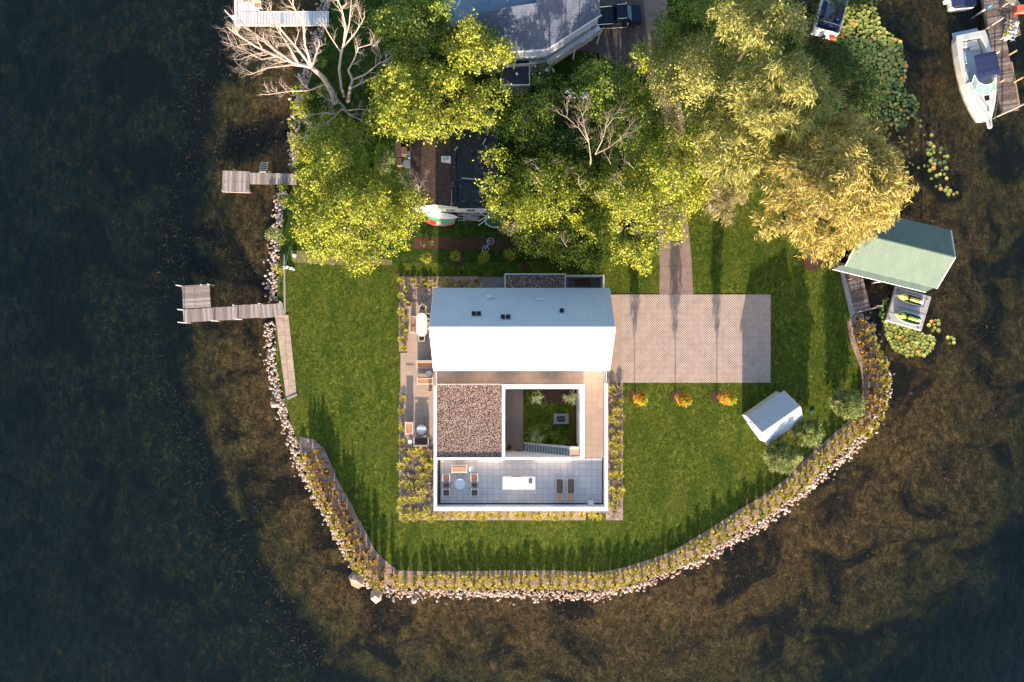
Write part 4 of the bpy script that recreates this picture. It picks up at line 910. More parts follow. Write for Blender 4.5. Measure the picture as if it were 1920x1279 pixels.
for pts in (path3((1108,300,8),(1104,268,9.5),(1085,240,10.5),(1062,220,11.5)),path3((1116,290,8.5),(1140,278,9.6),(1162,262,10.6),(1172,250,11.2)),path3((1104,268,9.5),(1096,240,10.5),(1092,218,11.2)),path3((1116,290,8.5),(1130,262,10.4),(1136,240,11),(1150,222,11.8))):
    m.tube(pts,[.055-.03*i/(len(pts)-1) for i in range(len(pts))],5)
    for i in range(1,len(pts)):
        a=Vector(pts[i]); d=(a-Vector(pts[i-1])).normalized(); [twigs(m,a,d+Vector((rg.uniform(-.9,.9),rg.uniform(-.9,.9),.1)),1.5,.028,2,rg) for _ in range(2)]
m.build('branches','grey_bark',t,True)
for (a,b,z) in ((1000,300,10.5),(1012,322,10),(1065,318,10.5),(1040,300,10.5),(975,425,8.5),(962,437,8),(1150,330,10),(1180,312,10),(1085,345,11.5),(1120,370,11.5),(960,432,8.6),(1010,345,11),(1190,430,9.5),(1060,455,8),(1165,345,10.5),(1140,300,10)):
    m=MB(); p=P3(a,b,z+.3); d=Vector((rg.uniform(-1,1),rg.uniform(-1,1),.5)).normalized(); twigs(m,Vector(p)-d*.5,d,1.5,.03,2,rg); m.build('bare_twig','grey_bark',T3,True)
m=MB(); rg=random.Random(17); t=thing('leaning_snag','single bleached leaning trunk among the crowns at the top, east of the driveway','dead trunk',*P(1330,105),0)
m.tube(path3((1325,110,0),(1330,92,4),(1345,60,7.5),(1352,42,9)),[.16,.14,.1,.05],7); m.build('trunk','dead_bark',t,True)
# ---------------------------------------------------------------- lily pads
pad_me={}
for nm in ('pad_green','pad_yellow','pad_orange','pad_dark'):
    L_=[]
    for k in range(2):
        m=MB(); n_=14; rg=random.Random(k)
        vs_=[(0,0,.012)]+[(math.cos(.15+i*(2*PI-.3)/n_)*(1+rg.uniform(-.05,.05)),math.sin(.15+i*(2*PI-.3)/n_),.03+rg.uniform(0,.02)) for i in range(n_+1)]
        m.add(vs_,[(0,i,i+1) for i in range(1,n_+1)]); m.add([(x,y,z-.03) for x,y,z in vs_],[(0,i+1,i) for i in range(1,n_+1)])
        o=m.build('lily_pad',nm); L_.append(o.data); bpy.data.objects.remove(o)
    pad_me[nm]=L_
padpos=[]
def pads(poly,n,rr,seed,region,dark=0.0):
    rg=random.Random(seed); xs_=[q[0] for q in poly]; ys_=[q[1] for q in poly]; c_=0; t=0; loc=[]
    while c_<n and t<n*60:
        t+=1; x=rg.uniform(min(xs_),max(xs_)); y=rg.uniform(min(ys_),max(ys_))
        ins=False
        for i in range(len(poly)):
            a=poly[i]; b=poly[i-1]
            if (a[1]>y)!=(b[1]>y) and x<(b[0]-a[0])*(y-a[1])/(b[1]-a[1])+a[0]: ins=not ins
        if not ins: continue
        r=rg.uniform(*rr)
        if any(abs(x-q[0])<(r+q[2])*.8 and math.hypot(x-q[0],y-q[1])<(r+q[2])*.8 for q in loc): continue
        loc.append((x,y,r)); c_+=1
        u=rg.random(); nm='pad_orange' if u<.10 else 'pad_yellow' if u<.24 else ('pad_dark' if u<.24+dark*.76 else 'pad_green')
        padpos.append((r,x,y,nm,region))
pads([(1575,20),(1600,8),(1640,15),(1655,55),(1690,80),(1700,130),(1692,165),(1665,150),(1620,130),(1590,100),(1565,75),(1570,40)],330,(2.4,4.2),1,0)
pads([(1620,130),(1665,150),(1692,165),(1722,190),(1720,215),(1690,240),(1665,235),(1635,200),(1610,160)],150,(2.2,4.0),2,1,.8)  # shade on this water put into the colour: mostly dark pads
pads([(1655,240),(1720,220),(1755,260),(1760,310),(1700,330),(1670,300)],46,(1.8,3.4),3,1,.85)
pads([(1735,265),(1775,285),(1780,345),(1800,360),(1780,370),(1745,345)],34,(2.5,4.2),4,2,.2)
pads([(1655,603),(1680,606),(1725,625),(1755,635),(1750,655),(1735,668),(1700,668),(1672,655),(1660,630)],190,(2.2,4.0),5,3)
pads([(1648,570),(1665,560),(1662,590),(1650,600)],14,(2.2,3.4),6,3,.4)
pads([(1738,603),(1760,600),(1762,625),(1745,622)],9,(2.6,4.2),7,3)
pads([(1775,630),(1795,635),(1792,645),(1778,645)],5,(2.6,3.8),8,3)
padpos.sort(key=lambda q:-q[0])
RL=['lily pads in the large patch beside the silver boat','lily pads shaded by the dark willow','lily pads near the ridge of the green roof','lily pads around the jet ski float']
CN={'pad_green':'green','pad_yellow':'yellowing','pad_orange':'orange','pad_dark':'dark green'}
WH=['in the large sunlit patch east of the silver pontoon boat','in the shaded water below the dark willow','in the loose cluster north of the green boathouse','in the patch around the white jet ski float']
rest=MB()
for i,(r,x,y,nm,rg_) in enumerate(padpos):
    X_,Y_=P(x,y,WZ); r*=K(WZ)
    if i<295:
        o=bpy.data.objects.new('lily_pad',pad_me[nm][i%2]); C.objects.link(o); o.location=(X_,Y_,WZ+.02+.01*(i%4)); o.rotation_euler=(0,0,R.uniform(0,6.28)); o.scale=(r,r,1)
        tag(o,'%s round lily pad %s'%(CN[nm],WH[rg_]),'lily pad',RL[rg_]+', '+CN[nm])
    else:
        a0=R.uniform(0,6); n_=9; z=WZ+.02+.01*(i%4); rest.add([(X_,Y_,z)]+[(X_+r*math.cos(a0+j*6.0/n_),Y_+r*math.sin(a0+j*6.0/n_),z+.015) for j in range(n_+1)],[(0,j,j+1) for j in range(1,n_+1)])
o=rest.build('lily_pads','pads_mixed'); tag(o,'smaller floating lily pads between the larger ones','lily pads',kind='stuff')
# submerged weeds: loose strands standing on the lake bed
rgn=np.random.default_rng(5); n_=17000
wx=rgn.uniform(-53,53,n_*4); wy=rgn.uniform(-36,36,n_*4); dd=sdist(wx,wy,shore)
cl=smooth_noise(wx,wy,.5,21)+.7*smooth_noise(wx,wy,1.4,22)
ok=(dd>.8)&(dd<13)&(cl>-.25); wx,wy,dd=wx[ok][:n_],wy[ok][:n_],dd[ok][:n_]; n_=len(wx)
h=rgn.uniform(.15,.45,n_); zb=-.65-np.clip(dd-.5,0,30)*.075
cen=np.stack([wx,wy,np.minimum(zb+h,WZ-.06)],-1); tn=unit(rgn.normal(size=(n_,3))*np.array([1,1,.35])+np.array([.3,.7,0])); nr=unit(rgn.normal(size=(n_,3))*.6+np.array([0,0,1]))
V,F=quads(cen,tn,nr,rgn.uniform(.25,.7,n_),rgn.uniform(.02,.06,n_)); V[:,2]=np.minimum(V[:,2],WZ-.03)
leafmat('weed_leaf',[(.012,.012,.005),(.04,.032,.012),(.085,.06,.022),(.19,.13,.05)],.1)
o=npmesh('water_weed',V,F,'weed_leaf'); tag(o,'brown submerged water weed in the shallows','water weed',kind='stuff')
# ---------------------------------------------------------------- sheds and neighbouring houses
def frame(ax,ay,bx,by):
    """local frame: origin a, u towards b, v to the left of u"""
    L=math.hypot(bx-ax,by-ay); return (ax,ay,(bx-ax)/L,(by-ay)/L,L)
class LMB(MB):
    """mesh builder in a local frame turned to world"""
    def __init__(s,fr): super().__init__(); s.fr=fr
    def build(s,*a,**k):
        ax,ay,ux,uy,_=s.fr; s.v=[(ax+x*ux-y*uy,ay+x*uy+y*ux,z) for x,y,z in s.v]; return super().build(*a,**k)
def gslope(x0,x1,y0,z0,y1,z1,th=.12): return slope(y0,z0,y1,z1,th,x0,x1)
# garden shed
A_=P(1438,835,2.1); B_=P(1507,787,2.1); fr=frame(*A_,*B_); Ls=fr[4]; Ws=3.5
c=( (A_[0]+B_[0])/2-fr[3]*Ws/2,(A_[1]+B_[1])/2+fr[2]*Ws/2)
sh=thing('garden_shed','small white gabled garden shed standing on the lawn southeast of the paved court','shed',c[0],c[1],0)
m=LMB(fr); e=.14
for xx in (e,Ls-e-.1):
    pr=[(e,0),(Ws-e,0),(Ws-e,2.02),(Ws/2,3.42),(e,2.02)]
    m.add([(xx,a,b) for a,b in pr]+[(xx+.1,a,b) for a,b in pr],[(0,1,2,3,4),(9,8,7,6,5)]+[(i,(i+1)%5,5+(i+1)%5,5+i) for i in range(5)])
m.rect(e+.1,Ls-e-.1,e,e+.1,0,2.02); m.rect(e+.1,Ls-e-.1,Ws-e-.1,Ws-e,0,2.02); m.build('wall','white_wall',sh,True)
m=LMB(fr); m.add(*gslope(0,Ls,0,2.1,Ws/2,3.6)); m.add(*gslope(0,Ls,Ws/2,3.6,Ws,2.1)); rf=m.build('roof','shed_roof',sh,True)
m=LMB(fr)
for i in range(1,11):
    x=Ls*i/11; m.add(*gslope(x-.01,x+.01,0,2.12,Ws/2,3.62,.03)); m.add(*gslope(x-.01,x+.01,Ws/2,3.62,Ws,2.12,.03))
m.build('seam','shed_roof',rf,True)
m=LMB(fr); m.rect(-.02,Ls+.02,Ws/2-.07,Ws/2+.07,3.58,3.64); m.build('ridge_cap','white_cap',rf,True)
for xx in (-.03,Ls-.03):
    m=LMB(fr); m.add(*gslope(xx,xx+.06,-.02,2.12,Ws/2,3.63,.2)); m.add(*gslope(xx,xx+.06,Ws/2,3.63,Ws+.02,2.12,.2)); m.build('verge_trim','white_cap',rf,True)
m=LMB(fr); m.rect(e-.05,e+.0,Ws/2-.75,Ws/2+.75,.05,2.1); dr=m.build('door','white_paint',sh,True)
m=LMB(fr); m.rect(e-.10,e-.05,Ws/2-.1,Ws/2+.05,.95,1.15); m.build('handle','black_plastic',dr,True)
m=LMB(fr); m.rect(e-.16,e-.02,Ws/2+.95,Ws/2+1.12,1.9,2.05); m.build('lamp','black_plastic',sh,True)
m=LMB(fr); m.rect(1.4,2.6,e-.04,e,.9,1.7); wf=m.build('window','white_paint',sh,True); m=LMB(fr); m.rect(1.48,2.52,e-.06,e-.03,.98,1.62); m.build('pane','glass_dark',wf,True)
m=MB(); m.bev(0,0,.06,.42,.3,.12,.03); solo(m,'valve_box_lid','green_lid','small green plastic lid set in the lawn just east of the shed','lid',*P(1523,772),0,.6)
# boathouse
a_=P(1616,440,4.6); b_=P(1791,483,4.6); fr=frame(*a_,*b_); Lb=fr[4]; hw=3.0
bh=thing('boathouse','open boathouse with a pale green metal gable roof standing in the eastern water','boathouse',(a_[0]+b_[0])/2,(a_[1]+b_[1])/2,WZ)
m=LMB(fr); m.add(*gslope(0,Lb,-hw,2.85,0,4.6,.06)); m.add(*gslope(0,Lb-.1,0,4.6,hw,2.85,.06)); rf=m.build('roof','green_metal',bh,True)
m=LMB(fr); m.add([(-1.1,-hw-.55,2.72),(Lb-.9,-hw-.55,2.72),(Lb-.25,-hw+.0,2.83),(-.3,-hw+.0,2.83)]+[(-1.1,-hw-.55,2.66),(Lb-.9,-hw-.55,2.66),(Lb-.25,-hw,2.77),(-.3,-hw,2.77)],[(0,1,2,3),(7,6,5,4),(0,4,5,1),(1,5,6,2),(3,7,4,0)]); m.build('eave_flap','green_metal',rf,True)
m=LMB(fr)
for i in range(1,24):
    x=Lb*i/24; m.add(*gslope(x-.007,x+.007,-hw,2.858,0,4.608,.02)); m.add(*gslope(x-.007,x+.007,0,4.608,hw,2.858,.02))
m.build('seam','green_metal',rf,True)
m=LMB(fr); m.rect(-1.15,Lb-.86,-hw-.6,-hw-.55,2.6,2.73); m.build('fascia','white_paint',rf,True)
for q_ in ((Lb,Lb+.07,-hw,2.87,0,4.62,.16),(Lb,Lb+.07,0,4.62,hw,2.87,.16),(-.07,0,-hw,2.87,0,4.62,.16)):
    m=LMB(fr); m.add(*gslope(*q_)); m.build('verge_trim','white_paint',rf,True)
m=LMB(fr); m.rect(0,Lb,-.06,.06,4.58,4.64); m.build('ridge_cap','green_metal',rf,True)
for i in range(4):
    for sd in (-1,1):
        x=.5+(Lb-1)*i/3; m=LMB(fr); m.rect(x-.08,x+.08,sd*(hw-.35)-.08,sd*(hw-.35)+.08,WZ-1.4,2.9); m.build('post','white_paint' if sd<0 else 'old_wood',bh,True)
m=LMB(fr); m.rect(.3,Lb-.3,-hw+.28,-hw+.42,2.6,2.78); m.rect(.3,Lb-.3,hw-.42,hw-.28,2.6,2.78)
for i in range(4):
    x=.5+(Lb-1)*i/3; m.rect(x-.06,x+.06,-hw+.44,hw-.44,2.5,2.66)
m.build('beam','old_wood',bh,True)
m=LMB(fr); m.rect(.2,Lb-.6,-hw+.2,-hw+.9,-.1,0.02); m.rect(.2,Lb-.6,hw-.9,hw-.2,-.1,.02); m.build('catwalk','old_wood',bh,True)
for p,q in ((1641,530),(1698,541)):
    x,y=P(p,q,-.2); m=MB(); m.tube([(0,0,-1),(0,0,2.15)],.07,8); m.cyl(0,0,2.15,2.2,.09,8); solo(m,'mooring_post','white_paint','white mooring post below the green eave, %s'%('nearer the plank walkway' if p<1650 else 'beside the jet ski float'),'post',x,y,0)
# old shingled house with tarp
oh=thing('old_house','old low house with brown shingle roof half covered by black tarp','house',*P(850,330),0)
xE=X(770,3.0); xR=X(816,4.4); xF=X(858,3.3); yT=Y(205,3.2); yB=Y(389,3.1)
m=MB(); 
xW2=X(932,3.0)
m.rect(xE+.25,xW2,yB+.02,yB+.3,-.05,2.9); m.rect(xE+.25,xE+.5,yB+.3,yT,-.05,2.9); m.rect(xW2-.25,xW2,yB+.3,yT,-.05,2.9); m.rect(xE+.5,xW2-.25,yT-.3,yT-.05,-.05,2.9)
m.add([(xE+.3,yB+.05,2.9),(xR,yB+.05,4.25),(xF,yB+.05,3.1),(xF,yB+.05,2.9),(xE+.3,yB+.2,2.9),(xR,yB+.2,4.25),(xF,yB+.2,3.1),(xF,yB+.2,2.9)],[(0,1,2,3),(7,6,5,4)])
m.build('wall','white_wall',oh,True)
def slopeX(x0,z0,x1,z1,th,y0,y1): return [(x0,y0,z0),(x1,y0,z1),(x1,y1,z1),(x0,y1,z0),(x0,y0,z0-th),(x1,y0,z1-th),(x1,y1,z1-th),(x0,y1,z0-th)],[(0,1,2,3),(7,6,5,4),(0,4,5,1),(1,5,6,2),(2,6,7,3),(3,7,4,0)]
m=MB(); m.add(*slopeX(xE,3.0,xR,4.4,.12,yB,yT)); m.add(*slopeX(xR,4.4,xF,3.3,.12,yB,yT)); rf=m.build('roof','shingle',oh,True)
m=MB(); m.rect(xR-.12,xR+.12,yB,yT,4.36,4.43); m.build('ridge_cap','shingle',rf,True)
m=MB(); m.rect(xE-.1,xE-.01,yB+3.4,yT,2.88,3.0); m.build('gutter','grey_metal',rf,True)
m=MB(); x,y=P(837,299,4.1); m.rect(x-.5,x+.42,y-.3,y+.3,3.6,4.12); rv=m.build('chimney_box','white_cap',rf,True)
m=MB(); m.cyl(x+.1,y+.05,4.12,4.45,.13,12); m.cyl(x-.2,y-.1,4.12,4.3,.09,10); m.build('flue','grey_metal',rv,True)
m=MB(); m.rect(xF-.0,xW2+.15,yB-.1,yT,2.92,3.02); m.build('flat_roof','flat_roof_dark',oh,True)
# tarp
nx_,ny2=58,104; tx=np.linspace(xF-.55,xW2+.05,nx_); ty=np.linspace(yB+.35,yT-.2,ny2); TX,TY=np.meshgrid(tx,ty)
TZ=3.12+.16*np.abs(smooth_noise(TX*1.6,TY,1.5,51))*2+.20*np.abs(smooth_noise(TX+TY*.7,TY*.3-TX,4.5,52))+.12*np.abs(smooth_noise(TX,TY,9,53))
TZ=TZ+np.where(TX<xF,(xF-TX)*.5+.22,0)
fx_=TX+.12*smooth_noise(TY,TY*0,2.2,54); ix=np.arange(nx_*ny2).reshape(ny2,nx_)
F=np.stack([ix[:-1,:-1],ix[:-1,1:],ix[1:,1:],ix[1:,:-1]],-1).reshape(-1,4)
tp=npmesh('roof_tarp',np.stack([fx_,TY,TZ],-1).reshape(-1,3),F,'tarp'); tag(tp,'crumpled black plastic tarp lying over the east half of the old roof','tarp')
for i,(a,b,c2,d2) in enumerate(((852,284,858,276),(849,320,853,306),(848,352,850,334),(847,386,848,356),(866,335,897,338),(905,272,911,260),(915,210,914,255))):
    x0_,y0_=P(a,b,3.5); x1_,y1_=P(c2,d2,3.5); fr=frame(x0_,y0_,x1_,y1_); m=MB(); L_=fr[4]
    m.box(0,0,.0,L_,.14,.05); solo(m,'batten','weathered_wood',['pale batten holding the tarp edge, northernmost along the shingles','second pale batten from the north along the tarp edge','third pale batten from the north along the tarp edge','long pale batten at the south end of the tarp edge','thin pale board lying across the middle of the tarp','short pale board on the east side of the tarp','grey pole standing near the northeast end of the tarp'][i],'board',(x0_+x1_)/2,(y0_+y1_)/2,3.62 if i<5 else 3.6,math.atan2(fr[3],fr[2]))
m=MB(); m.rect(xE-.1,xW2+.2,yB-.06,yB-.0,2.78,2.98); m.build('fascia','white_paint',oh,True)
for i in range(3):
    m=MB(); x=xE+3.3+i*2.1; m.rect(x,x+1,yB-.03,yB+.02,1.1,2.1); wf=m.build('window','white_paint',oh,True); m=MB(); m.rect(x+.08,x+.92,yB-.05,yB-.03,1.18,2.02); m.build('pane','glass_dark',wf,True)
# top house
th=thing('lake_house','grey-blue shingled house with white trim at the top edge of the photo','house',*P(990,40),0)
def poly3(m,pts,thk=.15):
    n=len(pts); m.add([p for p in pts]+[(a,b,c_-thk) for a,b,c_ in pts],[tuple(range(n)),tuple(range(2*n-1,n-1,-1))]+[(i,n+i,n+(i+1)%n,(i+1)%n) for i in range(n)])
def q3(*a): return [P3(*q) for q in a]
m=MB(); poly3(m,q3((868,36,5.6),(905,98,4.2),(946,95.5,4.2),(946,15,5.85))); poly3(m,q3((946,15,5.85),(946,95.5,4.2),(1024,91.5,4.2),(1005,6,5.95))); poly3(m,q3((1005,6,5.95),(1024,91.5,4.2),(1126,27,4.2),(1121,-40,5.5),(1000,-50,6.0)))
rf=m.build('roof','shingle_blue',th,True)
m=MB(); poly3(m,q3((820,15,4.9),(850,52,4.6),(866,40,4.75),(1005,8,5.1),(1000,-60,5.3),(880,-60,5.3))); lr=m.build('lower_roof','metal_roof_blue',th,True)
x,y=P(905,2,5.2); m=MB(); m.box(x,y,5.2,1.4,.5,.1,.22); m.build('skylight','clear_glass',lr,True)
x,y=P(952,2,5.3); m=MB(); m.cyl(x,y,5.0,5.6,.08,8); m.build('vent_pipe','white_cap',lr,True)
m=MB(); cs=q3((905,98,4.15),(946,96.5,4.15),(1024,92.5,4.15),(1127,27.5,4.15))
for i in range(3):
    a=cs[i]; b=cs[i+1]; fr=frame(a[0],a[1],b[0],b[1]); mm=LMB(fr); mm.rect(0,fr[4],-.12,0.0,4.02,4.17); mm.build('gutter','white_cap',rf,True)
wl=[P(946,100,4.1),P(1024,96,4.1),P(1124,31,4.1),P(1124,-60,4.1),P(900,-60,4.1),P(860,50,4.1),P(905,101,4.1)]
wl=[(a*.985,b*.985) for a,b in wl]
m=MB(); m.prism(wl,-.1,4.0); m.build('wall','grey_siding',th,True)
# balcony along the south faces
for i in range(1,3):
    a=cs[i]; b=cs[i+1]; fr=frame(a[0]*.99,a[1]*.985,b[0]*.99,b[1]*.985); L_=fr[4]
    mm=LMB(fr); mm.rect(0,L_,-.75,0,2.75,2.87); bk=mm.build('balcony','white_paint',th,True)
    mm=LMB(fr); mm.rect(0,L_,-.75,-.70,2.87,3.75); mm.build('balcony_screen','grey_siding',bk,True)
    for k_ in range(3):
        mm=LMB(fr); xx=.15+(L_-.4)*k_/2; mm.rect(xx,xx+.12,-.7,-.58,-.1,2.75); mm.build('post','white_paint',th,True)
    for k_ in range(4 if i==2 else 2):
        mm=LMB(fr); xx=.5+(L_-1.6)*k_/(3 if i==2 else 1); mm.rect(xx,xx+.8,-.045,.03,2.95,3.7); w_=mm.build('window','white_paint',th,True)
        mm=LMB(fr); mm.rect(xx+.06,xx+.74,-.06,-.046,3.0,3.64); mm.build('pane','glass_dark',w_,True)
ax_=[P(938,109,3.1),P(992,109,3.1),P(992,159,3.1),P(938,159,3.1)]
m=MB(); m.prism(ax_,2.95,3.1); fl=m.build('flat_roof','flat_roof_dark',th,True)
m=MB(); m.rect(ax_[1][0],ax_[1][0]+.09,ax_[2][1]-.09,ax_[1][1],2.9,3.16); m.rect(ax_[0][0],ax_[1][0],ax_[2][1]-.09,ax_[2][1],2.9,3.16); m.build('roof_edge','white_cap',fl,True)
m=MB(); x,y=P(969,139,3.2); m.cyl(x,y,3.1,3.35,.14,12,.1); m.build('roof_vent','white_cap',fl,True)
m=MB(); m.rect(ax_[0][0],ax_[1][0]-.1,ax_[2][1]+.08,ax_[1][1]-.1,-.1,2.93); m.build('annex_wall','grey_siding',th,True)
m=MB(); x,y=P(975,170,0); m.rect(x-.4,x+.4,ax_[2][1]+.03,ax_[2][1]+.08,0,2.0); m.build('door','white_paint',th,True)
# ---------------------------------------------------------------- docks
def planks(fr,x0,x1,y0,y1,z,w_=.14,gap=.02,along_x=True,th=.04,rg=R):
    m=LMB(fr)
    if along_x:      # boards run across u
        x=x0
        while x<x1-.03:
            e=min(x+w_,x1); m.rect(x,e-gap,y0+rg.uniform(-.02,.02),y1+rg.uniform(-.02,.02),z-th,z+rg.uniform(-.004,.004)); x+=w_
    else:
        y=y0
        while y<y1-.03:
            e=min(y+w_,y1); m.rect(x0+rg.uniform(-.02,.02),x1+rg.uniform(-.02,.02),y,e-gap,z-th,z+rg.uniform(-.004,.004)); y+=w_
    return m
def post(parent,px_,py_,h,mt_='white_paint',r=.055,z0=-1.2,name='post'):
    x,y=P(px_,py_,0); m=MB(); m.tube([(x,y,z0),(x,y,h)],r,8); m.build(name,mt_,parent,True)
# plank dock C
z=.18
a=P(533,586,z); b=P(342,588+7,z)
dk=thing('plank_dock','long weathered plank dock with square deck reaching into the western water from the pad','dock',*P(440,587),WZ)
segs=[((533,568,533,592),(512,570,512,595)),((511.5,570,511.5,595),(489,572,489,597.5)),((488.5,570.5,488.5,596),(446,574,446,598.5)),((445.5,575,445.5,600),(400,579,400,602)),((399.5,577.5,399.5,602),(343.5,583,343.5,605.5))]
for i,(u,v) in enumerate(segs):
    A=P(u[2],u[3],z+(.03 if i%2 else 0)); A2=P(u[0],u[1],z); B=P(v[2],v[3],z); 
    fr=frame(A[0],A[1],B[0],B[1]); wd=math.hypot(A2[0]-A[0],A2[1]-A[1])
    planks(fr,0,fr[4],-wd,0,z+(.025 if i%2 else 0)).build('deck_boards','weathered_wood',dk,True)
    mm=LMB(fr); mm.rect(0,fr[4],-wd+.02,-wd+.08,z-.25,z-.06); mm.rect(0,fr[4],-.08,-.02,z-.25,z-.06); mm.build('joist','old_wood',dk,True)
A=P(343,580,z); B=P(395,577,z); fr=frame(*A,*B); planks(fr,0,fr[4],.05,2.45,z-.01,along_x=False).build('platform','weathered_wood',dk,True)
mm=LMB(fr); mm.rect(fr[4]*.44,fr[4]*.44+.05,.05,2.45,z,z+.01); mm.build('joint','old_wood',dk,True)
mm=LMB(fr); mm.rect(0,fr[4],.1,.18,z-.25,z-.06); mm.rect(0,fr[4],2.3,2.38,z-.25,z-.06); mm.build('joist','old_wood',dk,True)
for p,q,h in ((342,537,1.35),(343.5,581.5,1.2),(347,605.5,1.5),(404,602,1.1),(448,599,1.0),(393,534,.5),(379,535,.4),(440,573,.5),(488,570,.5),(527,567,.5)): post(dk,p,q,h)
# weathered dock B
dk=thing('plank_dock','pinkish weathered plank dock with a square end deck, beside the huge bright maple','dock',*P(480,335),WZ)
A=P(469,345.5,z); B=P(556,347,z); fr=frame(*A,*B); planks(fr,0,fr[4],0,1.15,z).build('deck_boards','weathered_wood',dk,True)
mm=LMB(fr); mm.rect(0,fr[4],.05,.12,z-.25,z-.06); mm.rect(0,fr[4],1.05,1.12,z-.25,z-.06); mm.build('joist','old_wood',dk,True)
A=P(416,359,z); B=P(467.5,361,z); fr=frame(*A,*B)
for k_ in range(2): planks(fr,fr[4]*k_/2+.01,fr[4]*(k_+1)/2-.01,0,1.05,z).build('platform','weathered_wood',dk,True); planks(fr,fr[4]*k_/2+.01,fr[4]*(k_+1)/2-.01,1.08,2.15,z).build('platform','weathered_wood',dk,True)
mm=LMB(fr); mm.rect(0,fr[4],-.06,-.01,z-.2,z); mm.rect(0,fr[4],.2,.3,z-.25,z-.06); mm.rect(0,fr[4],1.8,1.9,z-.25,z-.06); mm.build('joist','weathered_wood',dk,True)
for p,q,h in ((418,358,.35),(466,359,.35),(441,320,.35),(507,324,.45),(508,347,.3)): post(dk,p,q,h,'grey_metal',.05)
ld=thing('swim_ladder','grey metal swim ladder standing in the shaded water north of the pinkish dock','ladder',*P(494,314),WZ)
m=MB(); 
for p,q in ((488,501),(500,501)): pass
for dx in (0,1):
    a=P3(486+12.5*dx,325,.25); b=P3(490.5+12.5*dx,304,-.35); m.tube([a,b],.05,6)
m.build('rail','grey_metal',ld,True)
m=MB()
for k_ in range(5):
    u=(k_+.5)/5; a=P3(486+4.5*u,325-21*u,.22-.55*u); b=P3(498.5+4.5*u,325-21*u,.22-.55*u); m.tube([a,b],.035,5)
m.build('rung','grey_metal',ld,True)
# white dock A
dk=thing('white_dock','white slatted L-shaped dock under the dead tree branches at the top left','dock',*P(520,30),WZ)
z=.2; fr=(*P(440,47,z),1,0,1)
wA=X(617,z)-X(440,z); hA=Y(22.5,z)-Y(47,z)
planks(fr,0,wA,0,hA,z,.30,.03).build('deck_boards','white_slats',dk,True)
wB=X(487,z)-X(440,z); planks(fr,0,wB,hA+.02,hA+5,z,.30,.03).build('platform','white_slats',dk,True)
m=LMB(fr); m.rect(0,wA,-.05,-.002,z-.2,z+.01); m.rect(wB,wA,hA+.002,hA+.05,z-.2,z+.01); m.rect(-.05,-.002,0,hA+5,z-.2,z+.01); m.build('frame','white_paint',dk,True)
for p,q in ((441,47),(530,47),(615,47),(488,22),(570,22)): post(dk,p,q,.45,'grey_metal',.05)
fl=thing('flag_pole','white pole at the dock corner with a drooping striped national flag','flag',*P(447,49),WZ)
x,y=P(447,49,0); m=MB(); m.tube([(x,y,-.3),(x,y,3.3)],.03,6); m.ell(x,y,3.33,.05,.05,.05,6,4); m.build('pole','white_paint',fl,True)
for i in range(7):
    m=MB(); z1=2.95-i*.16; m.add([(x+.04,y,z1),(x+.42,y-.25,z1-.14),(x+.7,y-.15,z1-.2),(x+.7,y-.15,z1-.28),(x+.42,y-.25,z1-.22),(x+.04,y,z1-.08)],[(0,1,4,5),(1,2,3,4)]); m.build('red_stripe','flag_red',fl,True)
    if i<6: m=MB(); z1-=.08; m.add([(x+.04,y,z1),(x+.42,y-.25,z1-.14),(x+.7,y-.15,z1-.2),(x+.7,y-.15,z1-.28),(x+.42,y-.25,z1-.22),(x+.04,y,z1-.08)],[(0,1,4,5),(1,2,3,4)]); m.build('white_stripe','white_paint',fl,True)
m=MB(); m.add([(x+.035,y-.012,2.97),(x+.34,y-.215,2.86),(x+.34,y-.215,2.38),(x+.035,y-.012,2.41)],[(0,1,2,3)]); m.add([(x+.045,y+.014,2.97),(x+.35,y-.19,2.86),(x+.35,y-.19,2.38),(x+.045,y+.014,2.41)],[(0,3,2,1)]); cn=m.build('canton','flag_blue',fl,True)
m=MB()
for r_ in range(9):
    for c_ in range(6 if r_%2==0 else 5):
        u=.1+.16*c_+(.08 if r_%2 else 0); v=.08+.105*r_; xx=x+.035+.305*u; yy=y-.02-.203*u; zz=2.97-.11*u-.52*v
        m.add([(xx-.009,yy,zz),(xx,yy,zz-.009),(xx+.009,yy,zz),(xx,yy,zz+.009)],[(0,1,2,3)])
m.build('star','white_paint',cn,True)
# boardwalk D
dk=thing('plank_walkway','short dark weathered plank walkway between the seawall and the green boathouse','dock',*P(1610,548),WZ)
z=.15; A=P(1603,586,z); B=P(1584,508,z); fr=frame(*A,*B)
for k_ in range(2): planks(fr,fr[4]*k_/2+.01,fr[4]*(k_+1)/2-.02,-1.65,0,z,.13,.02).build('deck_boards','old_wood',dk,True)
mm=LMB(fr); mm.rect(0,fr[4],-1.6,-1.5,z-.3,z-.06); mm.rect(0,fr[4],-.2,-.1,z-.3,z-.06); mm.build('joist','old_wood',dk,True)
mm=LMB(fr); mm.rect(-.12,-.0,-2.3,.05,z-.1,z+.03); mm.build('end_beam','weathered_wood',dk,True)
for p,q in ((1588,525),(1622,516),(1646,574),(1606,585)): post(dk,p,q,.9,'weathered_wood',.07)
